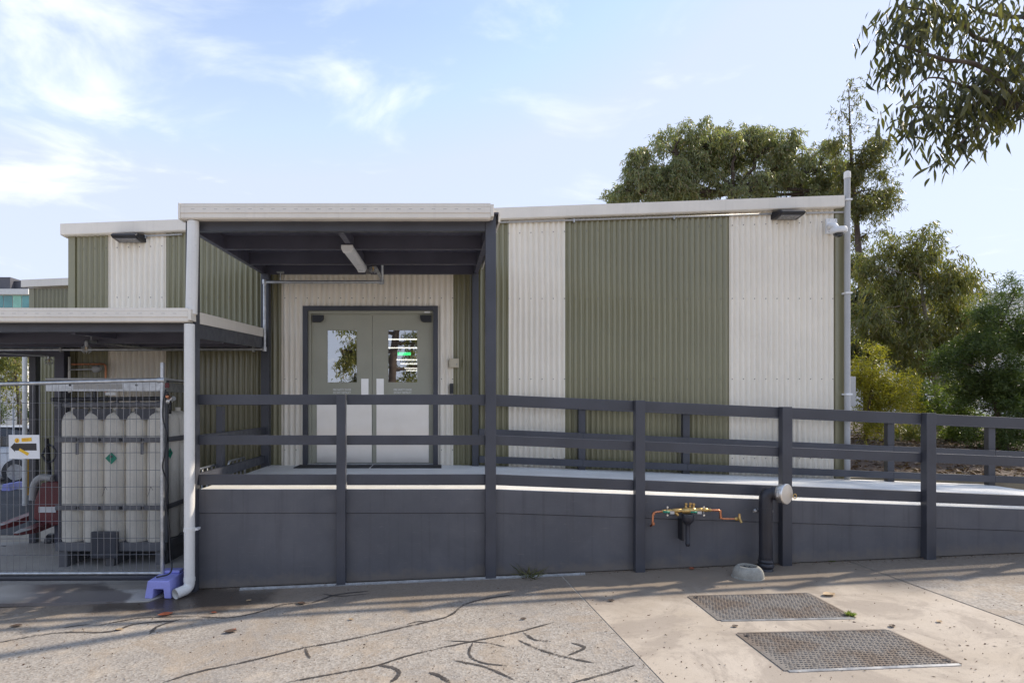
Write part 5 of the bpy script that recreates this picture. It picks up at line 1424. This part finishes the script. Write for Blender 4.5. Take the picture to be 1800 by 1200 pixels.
def blade_mesh(bendk, wide):
    """One gum leaf, a metre long along -Z, curved and folded along its rib."""
    n = 7; V, Fc = [], []
    for i in range(n + 1):
        t = i / n; w = wide * (math.sin(math.pi * min(1, t * 1.12 + .02) ** .75) if t < .98 else .01) * .5
        w = max(w, .004); x = bendk * math.sin(t * 2.2); y = bendk * .6 * t * t
        V += [(x - w, y + w * .35, -t), (x, y, -t), (x + w, y + w * .35, -t)]
    for i in range(n):
        a = 3 * i; Fc += [(a, a + 1, a + 4, a + 3), (a + 1, a + 2, a + 5, a + 4)]
    return V, Fc
blades = []
for bk_, wd in ((.12, .17), (-.16, .20), (.22, .15), (-.06, .21), (.18, .18)):
    V, Fc = blade_mesh(bk_, wd); me = bpy.data.meshes.new('leaf'); me.from_pydata(V, [], Fc); me.materials.append(NEAR)
    me.polygons.foreach_set('use_smooth', [True] * len(me.polygons)); blades.append((me, np.array(V), Fc))
def leaf_matrix(p, d, L, roll):
    q = d.to_track_quat('-Z', 'Y'); return Matrix.Translation(p) @ q.to_matrix().to_4x4() @ Matrix.Rotation(roll, 4, 'Z') @ Matrix.Scale(L, 4)
inframe = lambda p: 0 <= U0 + p.x * F / (p.y + 8) <= 1800 and V0 - (p.z - .8) * F / (p.y + 8) >= 0
order = sorted(range(len(leaf_sites)), key=lambda i: (0 if inframe(leaf_sites[i][0]) else 100) + leaf_sites[i][0].y - leaf_sites[i][2] * 3)
single = set(order[:300]); restV, restF = [], []
inv = Matrix.Translation(-origin_of(ov))
for i, (p, d, L, roll) in enumerate(leaf_sites):
    me, V, Fc = blades[i % 5]; M = inv @ leaf_matrix(p, d, L, roll)
    if i in single:
        o = bpy.data.objects.new('leaf', me); o.parent = ov; o.matrix_local = M; COL.objects.link(o)
    else:
        b = len(restV); restV += [tuple(M @ Vector(v)) for v in V]; restF += [tuple(b + k for k in f) for f in Fc]
me = bpy.data.meshes.new('foliage'); me.from_pydata(restV, [], restF); me.materials.append(NEAR)
me.polygons.foreach_set('use_smooth', [True] * len(me.polygons))
tag(link_mesh('foliage', me, ov), kind='stuff')
# upper crown of the same tree, out of frame, whose shade falls in front of the camera
V, cl = crown([(6.6, -5.0, 5.6, 1.3, 1.2, 1.0, .55), (7.4, -5.0, 6.6, 1.4, 1.3, 1.0, .55)], 60, 10, (.15, .035), .75, .3, .4)
quads_mesh('crown', V, NEAR, ov, 'stuff')

tree('gum_tree', 'open gum tree past the right edge whose shade dapples the ramp', 'tree',
     [(14.6, 2.4, -.5), (14.4, 2.4, 2.0), (14.2, 2.3, 4.5), (14.0, 2.3, 7.0)], (.18, .06),
     [(14.4, 1.6, 5.2, 1.5, 1.2, .9, .45), (13.2, 2.6, 6.4, 1.4, 1.3, .8, .45), (14.8, 2.2, 7.4, 1.5, 1.3, .9, .45), (15.4, 1.2, 4.4, 1.2, 1.0, .8, .4), (14.0, 3.2, 8.6, 1.4, 1.3, .8, .4)], 60, 10, (.17, .035), EUC, BARK, .7, .3, .42, 60)
# trees behind the camera, mirrored in the door panes
tree('gum_tree', 'thick dark trunked gum tree across the yard mirrored in the right door pane', 'tree',
     [(-1.75, -12.2, gz(-1.75)), (-1.72, -12.2, 1.4), (-1.62, -12.2, 3.0), (-1.35, -12.2, 4.6)], (.16, .10),
     [(-3.5, -12.4, 2.75, .60, .5, .62, 1.3), (-3.0, -12.2, 3.5, .5, .5, .25, .8), (-1.0, -12.6, 3.0, .5, .6, .4, .8), (-2.2, -13, 2.4, .4, .5, .5, .8), (-.7, -12.4, 1.5, .6, .5, .5, 1.0), (-3.0, -12.6, 4.0, .7, .7, .35, .7), (-.9, -12.6, 2.2, .5, .6, .7, .6), (-.3, -12.4, 4.4, 1.2, 1, .6, .7), (-4.6, -12.4, 4.2, .9, .9, .6, .7), (-1.6, -12.8, 1.5, .5, .5, .6, .6)], 170, 10, (.15, .035), EUC2, BARKD, .7, .26, .34, 60)
tree('conifer', 'bushy olive conifer across the yard mirrored in the left door pane', 'tree',
     [(-3.15, -13.2, gz(-3.15)), (-3.15, -13.2, 1.0), (-3.15, -13.2, 2.0)], (.10, .02),
     [(-3.15, -13.2, .9, .5, .5, .55, 1.2), (-3.15, -13.2, 1.5, .33, .33, .45, 1.2), (-3.15, -13.2, 1.95, .16, .16, .25, 1.2), (-4.15, -13.0, 1.1, .4, .4, .7, .9)], 420, 12, (.09, .02), EUC2, BARKD, .2, .2, .24, 40)

# ================================================================== GARDEN BED, RIGHT
bed = MB(); gx = np.linspace(XR + .16, 26, 60); gy = np.concatenate([np.linspace(.26, 6, 40), np.linspace(6.4, 30, 30)])
def bed_z(x, y):
    t = min(1, max(0, (y - .26) / 3.2)); t = t * t * (3 - 2 * t)
    return -.20 - .012 * max(0, x - 6) * (1 - t) + .30 * t + .05 * math.sin(x * 1.7 + y) * math.sin(y * 1.3) * min(1, (y - .26) * 2) 
for y in gy:
    for x in gx: bed.v.append((x, y, bed_z(x, y)))
for j in range(len(gy) - 1):
    for i in range(len(gx) - 1):
        a = j * 60 + i; bed.f.append((a, a + 1, a + 61, a + 60))
bed.build('garden_bed', SOIL, kind='structure', smooth=True)
n = 9000
x = RNG.uniform(XR + .2, 14, n); y = .28 + RNG.random(n) ** 1.5 * 7.5
P_ = np.stack([x, y, np.array([bed_z(a, b) for a, b in zip(x, y)]) + .008 + RNG.random(n) * .02], axis=1)
d = unit(np.stack([RNG.normal(size=n), RNG.normal(size=n), RNG.normal(size=n) * .25], axis=1))
V = leaf_quads(P_, d, .05 + .08 * RNG.random(n), .018 + .022 * RNG.random(n))
lit = quads_mesh('leaf_mulch', V, LITTER, None, 'stuff'); tag(lit, 'brown bark and leaf mulch over the garden bed behind the ramp', 'mulch')
kb = bx('garden_kerb', XR + .12, 9.6, .14, .26, -.60, -.185, TAN, None, .008, kind='structure')
# tufts in the bed
def tuft(name, label, c, n_, h, w, matl, cat, spread=.35):
    P_ = np.array(c) + RNG.normal(size=(n_, 3)) * np.array([.03, .03, 0]) * (h / .2)
    d = unit(RNG.normal(size=(n_, 3)) * np.array([1, 1, 0]) * spread + np.array([0, 0, .6]))
    V = leaf_quads(P_, d, h * (.5 + .7 * RNG.random(n_)), np.full(n_, w), .10)
    o = quads_mesh(name, V, matl); return tag(o, label, cat)
tuft('grass_clump', 'spiky dry grass clump between the timber stakes and the ramp', px(1604, 772, 11.0), 160, .48, .014, GRASS, 'grass clump', .6)
tuft('weed_tuft', 'thin dry weed growing at the foot of the skirting near the canopy post', gp(932, 1014), 60, .20, .009, GRASS, 'weed', 1.0)
tuft('weed_tuft', 'small bright green weed at the corner of the nearer access cover', gp(1494, 1083, .01), 40, .05, .012, GRN, 'weed', 1.2)
tuft('weed_tuft', 'small weed at the base of the railing post by the right paving joint', gp(1462, 987), 30, .04, .008, GRN, 'weed', 1.1)

# ================================================================== FALLEN LEAVES
def litter_leaf(u, v, L, m, label, roll=0.0, curl=.35):
    c = gp(u, v, .009); V, Fc = [], []; n = 6
    ca, sa = math.cos(roll), math.sin(roll)
    for i in range(n + 1):
        t = i / n - .5; w = .30 * L * math.cos(math.pi * t * .96) + .0015
        for s in (-1, 0, 1):
            a, b = t * L, s * w; V.append((ca * a - sa * b, sa * a + ca * b, abs(s) * w * curl + curl * L * t * t * .9))
    for i in range(n):
        a = 3 * i; Fc += [(a, a + 1, a + 4, a + 3), (a + 1, a + 2, a + 5, a + 4)]
    me = bpy.data.meshes.new('fallen_leaf'); me.from_pydata(V, [], Fc); me.materials.append(m)
    o = link_mesh('fallen_leaf', me, None, c); mo = o.modifiers.new('thickness', 'SOLIDIFY'); mo.thickness = .0012
    return tag(o, label, 'fallen leaf', 'fallen leaves on the paving')
RD, BR_, TN = DEADLEAF
for a in [(291, 1082, .12, RD, 'large red leaf on the aggregate below the downpipe', .5), (405, 1112, .10, BR_, 'dark curled leaf on the bare aggregate right of the red leaf', .3), (410, 1109, .05, RD, 'small rusty leaf touching the dark curled leaf', .9),
          (194, 1060, .07, BR_, 'brown leaf by the edge of the concrete pad', .4), (530, 1062, .08, BR_, 'brown curled leaf on the upper tar line', -.3), (437, 1057, .05, TN, 'pale tan leaf in the shadow of the ramp', .6),
          (210, 1108, .06, TN, 'tan leaf beside the left tar line', .2), (376, 1078, .05, RD, 'small orange leaf right of the wet patch', 0), (28, 1102, .09, BR_, 'dark leaf at the far left of the aggregate', .4), (617, 1090, .045, TN, 'yellow leaf in the middle of the aggregate', .2),
          (1216, 1001, .075, RD, 'dark red leaf under the black tundish', .8), (938, 1007, .09, RD, 'rusty leaf by the dry weed at the skirting', .2), (1457, 1047, .12, TN, 'pale crumpled leaf right of the rusty access cover', .3), (1074, 1057, .06, BR_, 'dark leaf on the concrete right of the paving joint', -.3),
          (920, 1089, .05, BR_, 'dark fleck of leaf on the aggregate left of the paving joint', .1), (1568, 1102, .06, BR_, 'dark leaf right of the nearer access cover', .8), (1292, 1102, .05, BR_, 'small dark leaf between the two access covers', .2), (1651, 1094, .05, TN, 'tan leaf near the right paving joint', .5), (230, 1035, .07, BR_, 'dark leaf on the dry part of the concrete pad', .1)]:
    litter_leaf(*a)
# fine crumbs of bark and leaf
n = 900; V = []
uu = RNG.uniform(0, 1800, n); vv = 1000 + RNG.random(n) ** .8 * 200
cc_ = []
for u, v in zip(uu, vv):
    p = gp(u, v, .008)
    if p.y < -2.36 and -5.9 < p.x < 7.9: cc_.append(tuple(p))
for _ in range(750):
    xx = RNG.uniform(-2.3, 7.0); cc_.append((xx, -2.335 - abs(RNG.normal()) * .035, gz(xx) + .009 + RNG.random() * .006))
P_ = np.array(cc_); d = unit(RNG.normal(size=P_.shape) * np.array([1, 1, .12]))
V = leaf_quads(P_, d, .006 + .022 * RNG.random(len(P_)) ** 2, .004 + .008 * RNG.random(len(P_)), .05)
tag(quads_mesh('paving_litter', V, LITTER, None, 'stuff'), 'crumbs of bark and leaf scattered on the paving', 'litter')

# ================================================================== BACKGROUND, LEFT AND RIGHT
TEAL = mat('teal_glass', (.10, .30, .30), .12, var=.25, scale=.4, spec=.8)
TEAL2 = mat('mint_panel', (.25, .52, .42), .35, var=.1)
PALEB = mat('pale_wall', (.62, .62, .60), .6, var=.05)
GREYB = mat('dark_grey_wall', (.10, .10, .115), .6, var=.08)
ob = thing('office_building', 'distant office block with teal glass and dark plant room at the far left', 'building', px(0, 800, 60))
D = 60
bx('plant_room', X(-60, D), X(18, D), D - 8, D + 6, Z(508, D), Z(487, D), GREYB, ob); bx('plant_room', X(18, D) + .02, X(43, D), D - 7.5, D + 6, Z(508, D), Z(492, D), CHAR, ob)
bx('parapet', X(-80, D), X(53, D), D - 8.3, D + 8, Z(518, D), Z(508.5, D), PALEB, ob)
bx('wall', X(-80, D), X(52, D), D - 7.8, D + 8, -1.2, Z(518.2, D), PALEB, ob)
for i in range(8):
    for j, (va, vb) in enumerate(((519, 540), (543, 566), (660, 700))):
        u = -75 + i * 16; bx('window', X(u, D), X(u + 14.5, D), D - 7.86, D - 7.81, Z(vb, D), Z(va, D), TEAL2 if (i + j) % 3 == 0 else TEAL, ob)
wb = thing('white_hall', 'low white building across the road at the left edge', 'building', px(0, 760, 42)); D = 42
bx('wall', X(-90, D), X(40, D), D - 8, D, -1.3, Z(640, D), PALEB, wb)
bx('roof', X(-92, D), X(42, D), D - 8.4, D + .2, Z(640, D) + .01, Z(636, D), SIGNW, wb)
for u in (-20, 0, 18): bx('window', X(u, D), X(u + 12, D), D - 8.05, D - 8.005, Z(684, D), Z(664, D), CARGLASS, wb)
tree('street_tree', 'bronze and green street tree seen under the low canopy at the left', 'tree',
     [px(36, 790, 27), px(34, 720, 27), px(28, 660, 27)], (.13, .05),
     [lob(12, 625, 27, 34, 26, 1.0, .7), lob(32, 650, 27, 24, 34, .9, .7), lob(40, 690, 27, 16, 24, .7, .7), lob(-10, 665, 27, 30, 24, .9, .4)], 60, 10, (.24, .06), EUC2, BARKD, .5, .4, .55, 50)
tree('street_tree', 'second street tree farther along the road at the left', 'tree',
     [px(-30, 780, 31), px(-30, 720, 31), px(-28, 660, 31)], (.13, .05), [lob(-30, 640, 31, 40, 40, 1.2, .7)], 50, 10, (.24, .06), EUC, BARKD, .5, .4, .55, 20)
bx('verge_kerb', X(-120, 22), X(52, 22), 14.0, 14.25, -1.3, -1.0, PALEC, None, kind='structure')
mb = MB(); mb.add([(-150, 0.8, gz(-9) + .006), (-6.3, 0.8, gz(-9) + .006), (-6.3, 13.9, gz(-9) + .006), (-150, 13.9, gz(-9) + .006)], [(0, 1, 2, 3)]); mb.build('road', ASPH, kind='structure')
sheet_ = bx('footpath', -26, -8.5, 5.6, 7.0, -1.2, -1.115, PALEC, None, kind='structure')
bx('verge', -40, -8, 14.26, 30, -1.3, -1.02, SOIL, None, kind='structure')
hg = thing('hedge', 'clipped dark hedge across the road at the left', 'hedge', px(20, 760, 23.5))
Vh, clh = crown([lob(20, 722, 24, 40, 16, .6, 1.6), lob(-30, 722, 24, 40, 16, .6, 1.4)], 110, 10, (.12, .04), .2, .25, .35)
quads_mesh('foliage', Vh, DARKG, hg, 'stuff'); 
for u in (-30, 0, 30): MB().tube([px(u, 790, 24), px(u + 2, 722, 24)], .03, 6).build('stem', BARKD, hg)

SILVER = mat('silver_car_paint', (.55, .56, .58), .28, .4, var=.03, coat=.6)
DKCAR = mat('dark_car_paint', (.06, .065, .075), .3, .3, var=.05, coat=.6)
def car(label, loc, rz, paint):
    r = thing('parked_car', label, 'car', loc, 'cars parked at the far left'); r.rotation_euler = (0, 0, rz)
    def put(mb, nm, m, par=None, bev=0, sm=False):
        o = mb.build(nm, m, None, bevel=bev, smooth=sm); o.parent = par or r; return o
    def loft(secs, hw):          # secs: (x, zlow, zhigh, half width low, half width high)
        mb = MB()
        for x, z0, z1, w0, w1 in secs:
            mb.v += [(x, -w0, z0), (x, w0, z0), (x, w0, z0 + (z1 - z0) * .55), (x, w1, z1), (x, -w1, z1), (x, -w0, z0 + (z1 - z0) * .55)]
        k = len(secs)
        for i in range(k - 1):
            for j in range(6): a = 6 * i + j; b = 6 * i + (j + 1) % 6; mb.f.append((a, b, b + 6, a + 6))
        mb.f += [tuple(range(6))[::-1], tuple(range(6 * k - 6, 6 * k))]
        return mb
    body = put(loft([(-2.15, .38, .72, .72, .66), (-2.05, .24, .86, .84, .74), (-1.1, .20, .94, .88, .80), (.9, .20, .95, .88, .80), (1.7, .22, .96, .86, .78), (2.05, .26, .90, .84, .76), (2.12, .40, .80, .76, .70)], 0), 'body', paint, None, .05, True)
    put(loft([(-1.15, .93, .96, .79, .77), (-.45, .94, 1.38, .78, .60), (.9, .95, 1.42, .78, .60), (1.75, .95, 1.30, .78, .58), (1.98, .93, .98, .76, .72)], 0), 'glasshouse', CARGLASS, body, .02, True)
    put(loft([(-.50, 1.37, 1.40, .61, .58), (.2, 1.42, 1.46, .63, .60), (1.3, 1.40, 1.44, .62, .58), (1.8, 1.29, 1.33, .60, .56)], 0), 'roof', paint, body, .02, True)
    for x in (-1.35, 1.3):
        for y in (-.80, .80):
            w = put(MB().lathe([(.25, -.11), (.32, -.09), (.32, .09), (.25, .11)], (x, y, .32), (0, 1, 0), 20), 'wheel', BLACK, None, 0, True)
            put(MB().lathe([(.20, -.115), (.20, .115), (.05, .12)], (x, y, .32), (0, 1, 0), 12), 'rim', STEEL, w)
    for y in (-.62, .62):
        put(MB().box(2.055, 2.13, y - .13, y + .13, .68, .86), 'tail_light', RED, None, .02); put(MB().box(-2.14, -2.06, y - .14, y + .14, .62, .74), 'headlight', LENS, None, .02)
    put(MB().box(2.10, 2.16, -.78, .78, .34, .52), 'bumper', paint, None, .03)
    put(MB().box(2.125, 2.135, -.2, .2, .6, .71), 'number_plate', SIGNW)
    return r
car('silver hatchback with red tail lights partly hidden by the arrow sign', (X(-42, 15), 7.0, gz(-12)), math.radians(12), SILVER)
car('dark grey parked car farther back at the left edge', (X(-20, 24), 16.0 - 3.2, gz(-12)), math.radians(8), DKCAR)
fb = thing('fence_block', 'small far purple fence foot beyond the yellow bollard', 'fence foot', px(8, 852, 13.4))
p = px(2, 855, 13.4); MB().prism([(p.x, p.y, gz(-9)), (p.x + .20, p.y, gz(-9)), (p.x + .17, p.y, gz(-9) + .16), (p.x + .03, p.y, gz(-9) + .16)], (0, .5, 0)).build('body', PURPLE, fb, bevel=.01)
MB().tube([(p.x + .1, p.y + .25, gz(-9) + .1), (p.x + .1, p.y + .25, gz(-9) + 1.9)], .02, 8).build('upright', GALV, fb, smooth=True)

rb = thing('pale_warehouse', 'large pale panelled warehouse beyond the bushes at the right edge', 'building', px(1790, 760, 48)); D = 48
bx('wall', X(1700, D), X(1990, D), D - 8, D + 10, -.6, Z(517, D), PALEB, rb)
for u in (1722, 1745, 1768, 1791): bx('panel_joint', X(u, D) - .03, X(u, D) + .03, D - 8.02, D - 7.99, 0, Z(519, D), GREYPVC, rb)
bx('coping', X(1699, D), X(1991, D), D - 8.1, D + 10.1, Z(517, D) + .01, Z(514.5, D), GREYPVC, rb)
sb2 = thing('white_shed', 'low white shed seen through the tree trunks at the right', 'building', px(1660, 760, 34)); D = 34
bx('wall', X(1570, D), X(1760, D), D - 8, D - 3, -.6, Z(630, D), PALEB, sb2)
bx('roof', X(1566, D), X(1764, D), D - 8.3, D - 2.7, Z(630, D) + .01, Z(617, D), SIGNW, sb2)
for u in (1600, 1650, 1700): bx('window', X(u, D), X(u + 18, D), D - 8.04, D - 8.005, Z(690, D), Z(655, D), CARGLASS, sb2)
